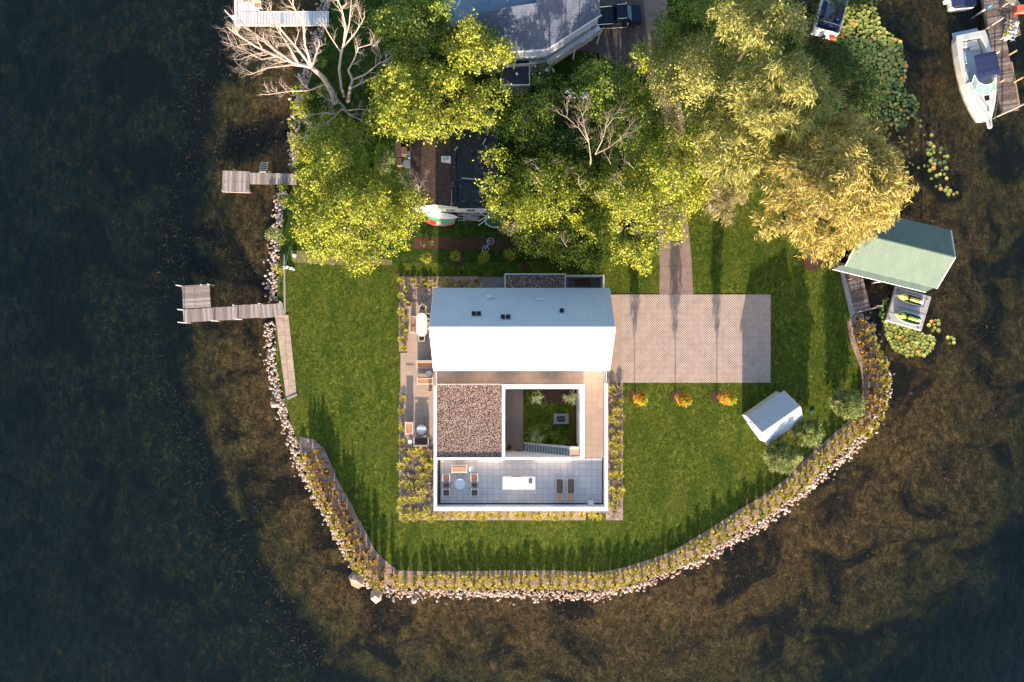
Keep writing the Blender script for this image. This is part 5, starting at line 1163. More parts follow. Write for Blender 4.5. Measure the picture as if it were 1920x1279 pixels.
# big dock E
z=.25
dk=thing('plank_dock','large old grey plank dock on the east side beside the white cabin cruiser','dock',*P(1880,100),WZ)
A=P(1880,212,z); B=P(1836,-30,z); fr=frame(*A,*B)
planks(fr,0,fr[4],-1.75,0,z,.16,.025).build('deck_boards','old_wood',dk,True)
planks(fr,7.6,fr[4],-3.3,-1.78,z,.16,.025).build('deck_boards','old_wood',dk,True)
for y_ in (-1.62,-1.0,-.15,-3.1):
    mm=LMB(fr); mm.rect(0 if y_>-2 else 7.6,fr[4],y_,y_+.1,z-.3,z-.06); mm.build('joist','old_wood',dk,True)
A2=P(1917,60,z); m=MB()
for nm,p,q,h,mt_ in (('post',1841,60,3.1,'weathered_wood'),('post',1872,18,1.5,'wood_light'),('post',1862,104,.9,'cream'),('post',1889,105,1.3,'wood_light'),('post',1874,155,.8,'wood_light'),('post',1876,216,3.2,'weathered_wood'),('post',1898,156,1.5,'wood_light'),('post',1838,24,1.0,'white_paint')): post(dk,p,q,h,mt_,.085)
x,y=P(1838,24,0); m=MB(); m.tube([(0,0,.95),(0,0,1.75)],.12,8); solo(m,'post_cover','blue_plastic','bright blue sleeve on the mooring post between the two eastern boats','post cover',x,y,0)
mm=LMB(fr); mm.rect(.3,5.0,-1.9,-1.8,z-.2,z+.05); mm.build('edge_beam','wood_light',dk,True)
# dock clutter
t=thing('lattice_rack','white lattice table with potted plants on the eastern dock','plant table',*P(1893,55),0); x,y=P(1895,57,.9)
m=MB(); 
for k_ in range(5): m.box(x-.6+k_*.3,y,.9,.06,1.9,.04,-.28)
for k_ in range(6): m.box(x+.08*k_-.2,y-.9+k_*.36,.94,1.3,.05,.03,-.28)
for dx,dy in ((-.6,-.7),(.4,-.9),(-.3,.9),(.7,.7)): m.tube([(x+dx,y+dy,.25),(x+dx,y+dy,.9)],.03,5)
m.build('frame','white_paint',t,True)
for k_,(dx,dy,mt_) in enumerate(((-.35,.3,'bed_leaf'),(-.6,-.4,'lime_leaf'),(.2,-.2,'white_flower'),(.45,.6,'white_flower'))):
    V,F=crown([(x+dx,y+dy,1.08,.15)],.16,.8,90,8,300+k_,spread=.05); npmesh('potted_plant',V,F,mt_,t)
m=MB(); m.bev(0,0,.3,.45,.4,.5,.05,.2); solo(m,'white_bucket','white_paint','small white bucket at the south foot of the lattice table','bucket',*P(1884,73,.3),.25)
m=MB(); m.bev(0,0,.3,1.2,.75,.5,.06,.05); o=solo(m,'storage_box','red_light','red storage box at the right edge of the eastern dock','box',*P(1914,19,.5),.25)
m=MB(); m.bev(0,0,.57,1.22,.78,.06,.02,.05); m.build('lid','red_light',o)
def hull(name,pts_half,z0,z1,mt_,parent,flare=.8,n=1,cap=True,fr=None):
    """outline by half widths along the length, lofted down to a narrower keel line"""
    m=LMB(fr); top=[(u,h) for u,h in pts_half]+[(u,-h) for u,h in reversed(pts_half) if h>1e-4]
    k=len(top); cx_=sum(p[0] for p in top)/k
    vs_=[(u,v,z1) for u,v in top]+[(cx_+(u-cx_)*.985,v*.97,(z0+z1)/2) for u,v in top]+[(cx_+(u-cx_)*.93,v*flare,z0) for u,v in top]
    fs=[]
    for r_ in range(2):
        for i in range(k): fs.append((r_*k+i,(r_+1)*k+i,(r_+1)*k+(i+1)%k,r_*k+(i+1)%k))
    tr=tessellate_polygon([[Vector((u,v,0)) for u,v in top]])
    if cap: fs+=[tuple(t_) for t_ in tr]
    fs+=[tuple(2*k+i for i in reversed(t_)) for t_ in tr]
    m.add(vs_,fs); return m.build(name,mt_,parent,True)
# kayak at the top edge
A=P(1888,-14,.6); B=P(1913,9,.6); fr=frame(*A,*B)
t=thing('canoe','cream coloured canoe lying upside down across the eastern dock at the top edge','canoe',*P(1900,-2),.25)
m=LMB(fr); ns=12
vs_=[];fs=[]
for i in range(ns+1):
    u=i/ns; wv_=.38*math.sin(PI*u)**.6+.02; hh=.32*math.sin(PI*u)**.4
    for j in range(7):
        a=PI*j/6; vs_.append((u*3.6-1.8+.6,wv_*math.cos(a),.27+hh*math.sin(a)))
for i in range(ns):
    for j in range(6): b=i*7+j; fs.append((b,b+7,b+8,b+1))
m.add(vs_,fs); m.build('hull','cream',t,True)
m=LMB(fr); m.tube([(-1.2+.35*i,0,.27+.33*math.sin(PI*i/10)**.4+.02) for i in range(1,10)],.03,5); m.build('keel','yellow',t,True)
# cabin cruiser
A=P(1820.5,62,.9); B=P(1857,240,.9); fr=frame(*A,*B); LB=fr[4]
cb=thing('cabin_cruiser','white cabin cruiser with navy bimini moored bow-down beside the large grey dock','motorboat',*P(1838,150),WZ)
out=[(0,1.5),(.5,1.62),(2,1.74),(3.6,1.76),(5,1.68),(6.3,1.45),(7.4,1.1),(8.3,.72),(8.9,.42),(9.15,.30)]
hull('hull',out,WZ-.35,.85,'gelcoat',cb,.72,fr=fr,cap=False)
inn_=[(.62,1.05),(.8,1.2),(2.6,1.28),(4.6,1.18),(4.9,1.1)]
# deck ring: side decks + foredeck
m=LMB(fr); 
for sd in (1,-1):
    o_=[(0,1.5),(.5,1.62),(2,1.74),(3.6,1.76),(5,1.68)]; i_=[(0,1.05),(.62,1.05),(2.6,1.28),(4.6,1.2),(5,1.1)]
    vs_=[(u,v*sd,.86) for u,v in o_]+[(u,v*sd,.92) for u,v in i_]; fs=[(i,i+1,6+i,5+i) if sd<0 else (i,5+i,6+i,i+1) for i in range(4)]
    m.add(vs_,fs)
    m.add([(u,v*sd,.92) for u,v in i_]+[(u,v*sd,.25) for u,v in i_],[(i,i+1,6+i,5+i) for i in range(4)])
m.add([(0,1.05,.92),(0,-1.05,.92),(.62,-1.05,.92),(.62,1.05,.92)],[(0,1,2,3)]); m.add([(.62,1.05,.92),(.62,-1.05,.92),(.62,-1.05,.25),(.62,1.05,.25)],[(0,1,2,3)])
dk_=m.build('side_deck','gelcoat',cb,True)
fo=[(5,1.68),(6.3,1.45),(7.4,1.1),(8.3,.72),(8.9,.42),(9.15,.30)]
m=LMB(fr); vs_=[];fs=[]
for u,v in fo:
    cr=1.18-.04*(u-5)
    vs_+=[(u,v,.86),(u,v*.62,cr-.05),(u,0,cr),(u,-v*.62,cr-.05),(u,-v,.86)]
for i in range(len(fo)-1):
    for j in range(4): b=i*5+j; fs.append((b,b+1,b+6,b+5))
vs_+=[(5,1.1,.25),(5,-1.1,.25)]; n0=len(fo)*5; fs+=[(0,n0,1),(1,n0,n0+1,3,2),(3,n0+1,4)]
m.add(vs_,fs); fd=m.build('foredeck','gelcoat',cb,True)
m=LMB(fr); m.rect(.63,4.98,-1.12,1.12,.18,.25); m.build('cockpit_floor','gelcoat_blue',cb,True)
m=LMB(fr); m.bev(-.28,0,.1,.62,2.7,.1,.04); m.build('swim_platform','gelcoat_blue',cb,True)
m=LMB(fr); m.bev(1.0,-.15,.45,.6,1.7,.45,.08); m.bev(1.45,.35,.45,.35,.9,.4,.06); m.build('rear_seat','gelcoat',cb,True)
m=LMB(fr); m.bev(2.3,-.98,.45,1.3,.45,.45,.06); m.bev(4.2,.6,.55,.6,.6,.6,.06); m.build('bench_seat','gelcoat_blue',cb,True)
m=LMB(fr); vs_=[];fs=[]
for i in range(7):
    u=2.75+2.35*i/6
    for j in range(6):
        v=-.15-1.12+2.3*j/5; vs_.append((u,v,2.35+.16*math.sin(PI*j/5)-.03*(i in(0,6))+.03*math.sin(i*3.1)))
for i in range(6):
    for j in range(5): b=i*6+j; fs.append((b,b+1,b+7,b+6))
m.add(vs_,fs); bm=m.build('bimini_top','navy_canvas',cb,True)
m=LMB(fr)
for v in (-1.25,1.0):
    m.tube([(2.9,v,2.33),(3.8,v*1.1,.9)],.02,5); m.tube([(5.0,v,2.33),(3.8,v*1.1,.9)],.02,5); m.tube([(3.9,v,2.34),(3.8,v*1.1,.9)],.02,5)
m.build('bimini_frame','chrome',bm,True)
# windshield
wsx=[(5.35,1.3),(6.15,1.05),(6.6,.4),(6.6,-.4),(6.15,-1.05),(5.35,-1.3)]
m=LMB(fr); m.add([(u,v,1.24) for u,v in wsx]+[(u-.85,v*.88,1.75) for u,v in wsx],[(i,i+1,7+i,6+i) for i in range(5)]); ws=m.build('windshield','glass_teal',cb,True)
m=LMB(fr); m.tube([(u-.85,v*.88,1.76) for u,v in wsx],.035,5)
for u,v in wsx: m.tube([(u,v,1.22),(u-.85,v*.88,1.76)],.028,4)
m.tube([(u,v,1.24) for u,v in wsx],.03,4); m.build('windshield_frame','white_paint',ws,True)
m=LMB(fr); m.bev(4.95,.0,.75,.35,2.0,.9,.05); m.build('dashboard','gelcoat_blue',cb,True)
m=LMB(fr); m.bev(6.95,.1,1.13,.5,.48,.08,.03); m.build('deck_hatch','black_plastic',cb,True)
m=LMB(fr)
for sd in (1,-1):
    m.tube([(5.2,1.55*sd,.9),(5.4,1.5*sd,1.3),(7.4,1.0*sd,1.35),(8.9,.35*sd,1.38),(9.55,.22*sd,1.38)],.022,5)
    for u,v in ((6.3,1.33),(7.4,1.0),(8.3,.62)): m.tube([(u,v*sd,.9),(u,v*sd,1.33)],.018,4)
m.build('bow_rail','chrome',cb,True)
m=LMB(fr); m.prism([(9.0,.3),(9.9,.24),(10.05,.1),(10.05,-.1),(9.9,-.24),(9.0,-.3)],.82,.92); pp=m.build('bow_pulpit','gelcoat',cb,True)
m=LMB(fr); m.box(9.45,0,.96,.75,.08,.06); m.box(8.2,0,1.1,.25,.16,.1); m.build('anchor','grey_metal',cb,True)
m=LMB(fr); m.rect(0.3,5.2,1.69,1.74,.6,.68); m.build('rub_rail','grey_metal',cb,True)
# silver pontoon boat
A=P(1549,60,.7); B=P(1562,12,.7); fr=frame(*A,*B)
pb=thing('pontoon_boat','silver and white pontoon boat half hidden by dark trees beside the lily pads','pontoon boat',*P(1555,40),WZ)
m=LMB(fr); m.rect(0,6,-1.25,1.25,.25,.35); m.build('deck','blue_steel',pb,True)
for sd in (-1,1):
    m=LMB(fr); m.tube([(-.1,sd*.9,-.15),(5.6,sd*.9,-.15),(6.2,sd*.9,.05)],[.3,.3,.05],10); m.build('pontoon','grey_metal',pb,True)
    m=LMB(fr); m.rect(.1,5.9,sd*1.25-.03,sd*1.25+.03,.35,1.0); m.build('side_panel','white_paint',pb,True)
m=LMB(fr); m.rect(.0,.06,-1.25,1.25,.35,.95); m.rect(-.4,0,-1.15,1.15,.22,.3); m.build('stern_panel','white_paint',pb,True)
m=LMB(fr); m.bev(.75,.0,.6,.55,1.9,.5,.08); m.bev(2.2,.85,.6,1.6,.5,.5,.08); m.bev(2.2,-.85,.6,1.6,.5,.5,.08); m.build('seat','navy_canvas',pb,True)
m=LMB(fr); m.tube([(.3,1.2,1.0),(.3,1.2,1.9),(.3,-1.2,1.9),(.3,-1.2,1.0)],.03,5); m.build('light_bar','chrome',pb,True)
m=LMB(fr); m.bev(-.25,-.85,.42,.45,.45,.3,.05); m.build('fuel_tank','red',pb,True)
m=LMB(fr); m.bev(-.55,.1,.5,.45,.4,.6,.1); m.build('outboard_motor','black_plastic',pb,True)
# covered boat at the top edge
A=P(1812,13,.9); B=P(1802,-90,.9); fr=frame(*A,*B)
t=thing('covered_boat','boat under a navy mooring cover, cut off by the top edge above the cruiser','motorboat',*P(1815,-10),WZ)
o2=[(0,1.0),(.25,1.25),(1.5,1.35),(4,1.25),(5.2,.8),(5.8,.1)]
hull('hull',o2,WZ-.3,.6,'gelcoat',t,.75,fr=fr)
m=LMB(fr); k_=len(o2); vs_=[(u,v*1.02,.62) for u,v in o2]+[(u,0,.95) for u,v in o2]+[(u,-v*1.02,.62) for u,v in o2]
m.add(vs_,[(i,k_+i,k_+i+1,i+1) for i in range(k_-1)]+[(k_+i,2*k_+i,2*k_+i+1,k_+i+1) for i in range(k_-1)]+[(0,2*k_,k_)]); m.build('mooring_cover','navy_canvas',t,True)
m=MB(); a=P(1783,1,.5); m.box(0,0,0,1.3,.35,.3,.25); solo(m,'swim_step','white_paint','white swim step sticking out west of the covered boat','boat part',a[0],a[1],.35)
# jet ski float
z=.1; A=P(1661,601.6,z); B=P(1728,621.5,z); fr=frame(*A,*B); Lf=fr[4]; Wf=3.75
ft=thing('jet_ski_float','square pale floating drive-on platform south of the green boathouse','floating dock',*P(1704,580),WZ)
m=LMB(fr); m.bev(Lf/2,Wf/2,z-.15,Lf,Wf,.3,.06); m.build('float','float_grey',ft,True)
m=LMB(fr); m.rect(.9,Lf-.02,Wf/2-.12,Wf/2-.08,z,z+.012); m.rect(.05,Lf-.05,Wf*.25,Wf*.25+.03,z,z+.01); m.build('groove','black_plastic',ft,True)
for a,b in ((.25,.3),(Lf-.5,.25),(.3,Wf-.35),(Lf-.45,Wf-.4)):
    m=LMB(fr); m.cyl(a,b,z,z+.07,.07,8); m.build('cleat','black_plastic',ft,True)
def jetski(name,label,px_,py_,ang,cm,cm2,L_=3.0):
    x,y=P(px_,py_,.4); fr=(x,y,math.cos(ang),math.sin(ang),1); t=thing(name,label,'jet ski',x,y,z)
    o=[(-L_/2,.38),(-L_/2+.3,.5),(-.4,.56),(.3,.54),(.9,.40),(L_/2-.2,.16),(L_/2,.02)]
    hull('hull',o,z+.02,.42,cm,t,.6,fr=fr)
    m=LMB(fr); m.tube([(u,v,.42) for u,v in o]+[(u,-v,.42) for u,v in reversed(o[:-1])]+[(o[0][0],o[0][1],.42)],.035,5,False); m.build('bumper','black_plastic' if cm!='teal' else 'white_paint',t,True)
    m=LMB(fr); m.prism([(-1.25,.36),(-.3,.40),(.5,.36),(.5,-.36),(-.3,-.40),(-1.25,-.36)],.42,.46); m.build('footwell','black_plastic',t,True)
    m=LMB(fr); m.bev(-.55,0,.6,1.3,.34,.34,.1); st_=m.build('seat',cm2,t,True); m=LMB(fr); m.bev(-1.0,0,.64,.42,.3,.36,.08); m.build('rear_seat','white_paint',st_,True)
    m=LMB(fr); m.ell(.75,0,.5,.62,.3,.28,12,8); m.build('hood',cm2,t,True)
    m=LMB(fr); m.tube([(.22,.38,.86),(.3,0,.82),(.22,-.38,.86)],.03,6); m.bev(.3,0,.7,.2,.25,.3,.05); m.build('handlebar','black_plastic',t,True)
    m=LMB(fr); m.ell(1.0,0,.68,.2,.13,.1,8,6); m.build('hatch','white_paint' if cm!='teal' else 'black_plastic',t,True)
    return t
ja=math.atan2(fr[3],fr[2])
jetski('jet_ski','white and black jet ski with yellow-green seat, nearer the boathouse',1706,561,ja+PI,'gelcoat','lime',3.1)
jetski('jet_ski','teal jet ski with yellow-green seat, nearer the lily pads',1702.5,596,ja+PI,'teal','lime',2.8)
# pickup truck
x,y=P(1152,29,1.0); an=math.radians(4); fr=(x,y,math.cos(an),math.sin(an),1)
t=thing('pickup_truck','dark navy pickup truck parked partly under the roof edge beside the driveway','truck',x,y,0)
m=LMB(fr); m.bev(0,0,.72,5.5,1.92,.62,.12); body=m.build('body','navy_paint',t,True)
m=LMB(fr)
b0=[(-.1,-.86),(1.75,-.86),(1.75,.86),(-.1,.86)]; t0=[(.15,-.7),(1.15,-.7),(1.15,.7),(.15,.7)]
m.add([(a,b,1.02) for a,b in b0]+[(a,b,1.72) for a,b in t0],[(4,5,6,7),(0,1,5,4),(1,2,6,5),(2,3,7,6),(3,0,4,7)]); cbn=m.build('cabin','navy_paint',t,True)
m=LMB(fr); m.add([(1.72,-.76,1.09),(1.72,.76,1.09),(1.2,.64,1.68),(1.2,-.64,1.68)],[(0,1,2,3)]); m.v=[(a+.02,b,c+.02) for a,b,c in m.v]; m.build('windscreen','glass_teal',cbn,True)
m=LMB(fr); m.rect(-2.62,-.2,-.75,.75,1.03,1.045); m.build('bed_cover','navy_paint',t,True)
for sd in (-1,1):
    m=LMB(fr); m.tube([(-2.6,sd*.9,1.06),(-.2,sd*.9,1.07),(.2,sd*.72,1.72),(1.1,sd*.72,1.72)],.025,5); m.build('chrome_rail','chrome',t,True)
    m=LMB(fr); m.tube([(-1.2,sd*1.02,.38),(1.3,sd*1.02,.38)],.05,6); m.build('side_step','chrome',t,True)
    m=LMB(fr); m.box(1.25,sd*1.08,1.15,.14,.22,.16); m.build('mirror','chrome',t,True)
    m=LMB(fr); m.bev(2.7,sd*.7,.78,.12,.3,.2,.03); m.build('headlight','white_paint',t,True)
    m=LMB(fr); m.add([(.3,sd*.835,1.15),(1.35,sd*.835,1.15),(1.1,sd*.74,1.6),(.3,sd*.74,1.6)],[(0,1,2,3)]); m.build('side_window','glass_dark',cbn,True)
    for u in (-1.75,1.75):
        m=LMB(fr); m.v=[];
        vs_=[(u+.38*math.cos(2*PI*i/16),sd*(.72),.38+.38*math.sin(2*PI*i/16)) for i in range(16)]+[(u+.38*math.cos(2*PI*i/16),sd*(.985),.38+.38*math.sin(2*PI*i/16)) for i in range(16)]
        m.add(vs_,[tuple(range(16)),tuple(range(31,15,-1))]+[(i,(i+1)%16,16+(i+1)%16,16+i) for i in range(16)]); wh=m.build('wheel','rubber',t,True)
        m=LMB(fr); vs_=[(u+.22*math.cos(2*PI*i/12),sd*(.995),.38+.22*math.sin(2*PI*i/12)) for i in range(12)]; m.add(vs_,[tuple(range(12))]); m.build('rim','chrome',wh,True)
# ---------------------------------------------------------------- terrace and garden furniture (local builders, z=0 is the floor)
def round_table(name,label,cat,r,h,mt_,x,y,z,grp=None):
    t=thing(name,label,cat,x,y,z,0,grp); m=MB(); m.cyl(0,0,h-.04,h,r,28); m.build('table_top',mt_,t)
    m=MB(); m.cyl(0,0,.02,h-.04,.05,10); m.build('stem','white_paint',t); m=MB(); m.cyl(0,0,0,.03,r*.55,20); m.build('base','white_paint',t); return t
def seat(name,label,cat,w_,d_,x,y,z,rz,cush='tan_weave',hb=.75,frame_mt='white_paint',grp=None,arms=True,back=True):
    """a seat facing local -y, w_ wide, d_ deep"""
    t=thing(name,label,cat,x,y,z,rz,grp)
    m=MB(); m.bev(0,0,.34,w_-.08,d_-.1,.14,.04); m.build('seat',cush,t)
    if back: m=MB(); m.box(0,d_/2-.10,.58,w_-.1,.10,hb-.36,0,-.18); m.build('backrest',cush,t)
    m=MB(); hw_=w_/2; hd=d_/2
    m.rect(-hw_,hw_,-hd,-hd+.05,.24,.29); m.rect(-hw_,hw_,hd-.05,hd,.24,.29); m.rect(-hw_,-hw_+.05,-hd+.05,hd-.05,.24,.29); m.rect(hw_-.05,hw_,-hd+.05,hd-.05,.24,.29)
    if back: m.rect(-hw_,hw_,hd+.0,hd+.04,hb-.05,hb)
    m.build('frame',frame_mt,t)
    for sx_ in (-1,1):
        if arms: m=MB(); m.rect(sx_*(hw_-.02)-.03,sx_*(hw_-.02)+.03,-hd,hd,.56,.60); m.build('armrest',frame_mt,t)
        for sy_ in (-1,1):
            m=MB(); m.rect(sx_*(hw_-.025)-.022,sx_*(hw_-.025)+.022,sy_*(hd-.025)-.022,sy_*(hd-.025)+.022,0,.56 if arms else .24); m.build('leg',frame_mt,t)
    return t
def chaise(name,label,L_,w_,x,y,z,rz,cush='brown_weave',grp=None):
    """head end towards local -y"""
    t=thing(name,label,'chaise longue',x,y,z,rz,grp)
    m=MB(); m.bev(0,.32,.33,w_-.1,L_-.75,.07,.02); m.build('mattress',cush,t)
    m=MB(); m.box(0,-L_/2+.36,.45,w_-.1,.72,.06,0,-.42); m.build('backrest','tan_weave',t)
    m=MB()
    for sx_ in (-1,1): m.rect(sx_*w_/2-.02,sx_*w_/2+.02,-L_/2,L_/2,.26,.30)
    for yy in (-L_/2,-L_/2+.72,L_/2): m.rect(-w_/2-.03,w_/2+.03,yy-.025,yy+.025,.27,.315)
    m.build('frame','white_paint',t)
    for sx_ in (-1,1):
        for yy in (-L_/2+.05,-L_/2+.72,L_/2-.05): m=MB(); m.rect(sx_*w_/2-.025,sx_*w_/2+.025,yy-.025,yy+.025,0,.27); m.build('leg','white_paint',t)
    return t
def at(px_,py_,z): return P(px_,py_,z)
D=dz+.012; T=.055
# roof terrace
seat('garden_sofa','wooden two-seat sofa at the north side of the west seating group on the roof terrace','sofa',1.5,.75,*at(861.5,880,D+.4),D,0,'wood_light')
round_table('side_table','small white round table beside the wooden two-seat sofa on the roof terrace','side table',.30,.5,'white_paint',*at(884.5,880.5,D+.5),D)
round_table('coffee_table','pale blue round coffee table between the four armchairs on the roof terrace','coffee table',.52,.42,'table_blue',*at(862.3,908,D+.4),D)
g1='four armchairs on the roof terrace'
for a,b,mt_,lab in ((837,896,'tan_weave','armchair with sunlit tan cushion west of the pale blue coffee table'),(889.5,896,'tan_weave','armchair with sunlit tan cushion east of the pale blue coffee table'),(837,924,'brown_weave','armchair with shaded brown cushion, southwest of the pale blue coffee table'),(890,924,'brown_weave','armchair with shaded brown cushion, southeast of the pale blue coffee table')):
    seat('armchair',lab,'armchair',.72,.72,*at(a,b,D+.4),D,0 if mt_=='tan_weave' else 0,mt_,.72,grp=g1)  # sun and parapet shade put into the cushion colours, tan and brown
for a,b,lab in ((837,909.5,'brown footstool between the two armchairs west of the pale blue coffee table'),(889.5,909.5,'brown footstool between the two armchairs east of the pale blue coffee table')):
    seat('footstool',lab,'footstool',.62,.46,*at(a,b,D+.3),D,0,'brown_weave',arms=False,back=False,grp='footstools on the roof terrace')
x,y=at(973,906.5,D+.95); t=thing('outdoor_kitchen','long white outdoor kitchen island with a black grill in the middle of the roof terrace','kitchen island',x,y,D)
m=MB(); m.bev(0,0,.45,3.05,1.05,.88,.02); m.build('cabinet','white_wall',t); m=MB(); m.bev(0,0,.92,3.2,1.2,.06,.015); m.build('worktop','cream' if 0 else 'white_cap',t)
m=MB(); m.bev(1.14,.18,.965,.36,.4,.05,.015); gr=m.build('grill','black_plastic',t)
m=MB(); 
for k_ in range(5): m.rect(.99+k_*.07,1.02+k_*.07,0.02,.34,.992,1.0)
m.build('grate','grey_metal',gr)
m=MB(); m.rect(-.75,.2,.60,.66,.7,.95); m.build('towel_rail','stone_grey',t)
m=MB(); m.tube([(-.95,-.45,.95),(-.95,-.45,1.2),(-.85,-.55,1.25),(-.72,-.6,1.15)],.02,6); m.tube([(-1.1,-.5,.95),(-1.05,-.62,1.1)],.02,6); m.build('tap','chrome',t)
chaise('chaise_longue','brown chaise longue on the roof terrace, the one nearer the outdoor kitchen',2.1,.72,*at(1049.5,918,D+.3),D,0,grp='pair of chaise longues on the roof terrace')
chaise('chaise_longue','brown chaise longue on the roof terrace, the one nearer the east parapet',2.1,.72,*at(1070.5,918,D+.3),D,0,grp='pair of chaise longues on the roof terrace')
x,y=at(1107,943.5,D+.4); t=thing('plastic_chair','white molded chair in the southeast corner of the roof terrace','chair',x,y,D,PI)
m=MB(); m.bev(0,0,.42,.5,.5,.05,.02); m.build('seat','white_paint',t)
m=MB(); m.tube([(-.25,-.15,.66),(-.26,.2,.68),(-.15,.33,.8),(.15,.33,.8),(.26,.2,.68),(.25,-.15,.66)],.035,6); m.tube([(-.12,.3,.55),(0,.33,.78),(.12,.3,.55)],.03,5); m.build('backrest','white_paint',t)
for sx_ in(-1,1):
    for sy_ in(-1,1): m=MB(); m.tube([(sx_*.22,sy_*.22,.4),(sx_*.27,sy_*.27,0)],.022,5); m.build('leg','white_paint',t)
# west terrace: dining group
x,y=at(790.5,609.5,T+.74); t=thing('dining_table','white oval-ended dining table on the west terrace','dining table',x,y,T)
pts=[(.57*math.cos(a),.65+.57*math.sin(a)) for a in [PI*i/12 for i in range(13)]]+[(.57*math.cos(a),-.65+.57*math.sin(a)) for a in [PI+PI*i/12 for i in range(13)]]
m=MB(); m.prism(pts,.70,.74); m.build('table_top','white_cap',t)
for yy in (-.65,.65): m=MB(); m.cyl(0,yy,0,.7,.16,14); m.build('pedestal','white_paint',t)
seat('dining_bench','long tan bench along the west side of the white dining table','bench',1.7,.5,*at(774,609,T+.4),T,PI/2,'tan_weave',.6)
seat('dining_chair','brown woven chair at the south end of the white dining table','chair',.62,.55,*at(791,635,T+.4),T,PI,'brown_weave',.78,grp='woven chairs around the white dining table')
seat('dining_chair','woven chair with pale top rail set askew at the north end of the dining table','chair',.62,.55,*at(793,577.5,T+.4),T,-.6,'brown_weave',.78,grp='woven chairs around the white dining table')
seat('dining_chair','woven chair on the gable side of the dining table, its northern one','chair',.6,.55,*at(804,594,T+.4),T,-PI/2,'brown_weave',.78,grp='woven chairs around the white dining table')
seat('dining_chair','woven chair on the gable side of the dining table, its southern one','chair',.6,.55,*at(804,612,T+.4),T,-PI/2,'tan_weave',.78,grp='woven chairs around the white dining table')
def spiky(name,label,px_,py_,r,mt_,z=T,seed=1,n_=26):
    x,y=at(px_,py_,z+.5); t=thing(name,label,'potted plant',x,y,z); m=MB(); m.cyl(0,0,0,.38,.15,12,.2); m.build('pot','stone_grey',t)
    rg=random.Random(seed); m=MB()
    for i in range(n_):
        a=rg.uniform(0,6.28); l=r*rg.uniform(.6,1.05); c_,s_=math.cos(a),math.sin(a); w_=.03
        m.add([(-s_*w_,c_*w_,.38),(s_*w_,-c_*w_,.38),(c_*l*.6+s_*w_,s_*l*.6-c_*w_,.7),(c_*l*.6-s_*w_,s_*l*.6+c_*w_,.7),(c_*l,s_*l,.6)],[(0,1,2,3),(3,2,4)])
    m.build('leaves',mt_,t)
spiky('potted_plant','pale spiky plant at the northwest corner of the dining terrace',766,571,.55,'straw_leaf',seed=3,n_=40)
spiky('potted_plant','small pale spiky plant against the house wall south of the tan sofas',806,732,.3,'straw_leaf',seed=4)
spiky('potted_plant','dark potted plant in the southwest corner of the sunken courtyard',955,838,.35,'dark_leaf',z=.1,seed=5)
# lounge group
seat('lounge_sofa','tan outdoor sofa on the west terrace just south of the dining group','sofa',1.65,.8,*at(797,684,T+.4),T,0,'tan_weave',.95,grp='tan sofas on the west terrace')
seat('lounge_sofa','tan outdoor sofa beside the small round table under the roof corner','sofa',1.65,.75,*at(797.5,714.5,T+.4),T,0,'tan_weave',.72,grp='tan sofas on the west terrace')
round_table('side_table','small white round table between the two tan sofas on the west terrace','side table',.30,.5,'white_paint',*at(804,701.5,T+.5),T)
seat('lounge_chair','tan deep lounge chair at the west edge of the south terrace','lounge chair',.8,1.3,*at(767.5,803,T+.4),T,0,'tan_weave',1.35)
round_table('coffee_table','pale blue round coffee table on the south end of the west terrace','coffee table',.5,.62,'table_blue',*at(790.5,805.5,T+.5),T)
seat('lounge_sofa','tan low sofa partly hidden beneath the pale blue coffee table on the west terrace','sofa',1.45,.55,*at(790.5,812,T+.3),T,0,'tan_weave',.45,arms=False,back=False,grp='tan sofas on the west terrace')
seat('lounge_sofa','dark brown sofa at the south end of the west terrace','sofa',1.5,.78,*at(790,827.5,T+.4),T,PI,'brown_weave',1.1,grp='tan sofas on the west terrace' if 0 else None)
round_table('side_table','tiny white round table in the southwest corner of the west terrace','side table',.22,.5,'white_paint',*at(768.5,829,T+.5),T)
# courtyard fire pit
x,y=at(1052,786,.4); t=thing('fire_pit','grey rectangular stone fire pit on the courtyard lawn','fire pit',x,y,.06)
m=MB()
for a in ((-.78,.78,.28,.52),(-.78,.78,-.52,-.28),(-.78,-.42,-.28,.28),(.42,.78,-.28,.28)): m.rect(a[0],a[1],a[2]+.001,a[3]-.001,0,.42)
m.build('surround','stone_grey',t); m=MB(); m.rect(-.42,.42,-.28,.28,0,.33); m.build('burner_tray','black_stone',t)
m=MB()
for k_ in range(6): m.ell(-.3+k_*.12,R.uniform(-.08,.08),.36,.06,.05,.04,7,5)
m.build('lava_stones','stone_grey',t)
m=MB(); m.bev(0,0,.25,.75,.22,.3,.02); solo(m,'door_mat_box','brown_weave','dark narrow box against the south wall of the sunken courtyard','box',*at(973,848,.3),.1)
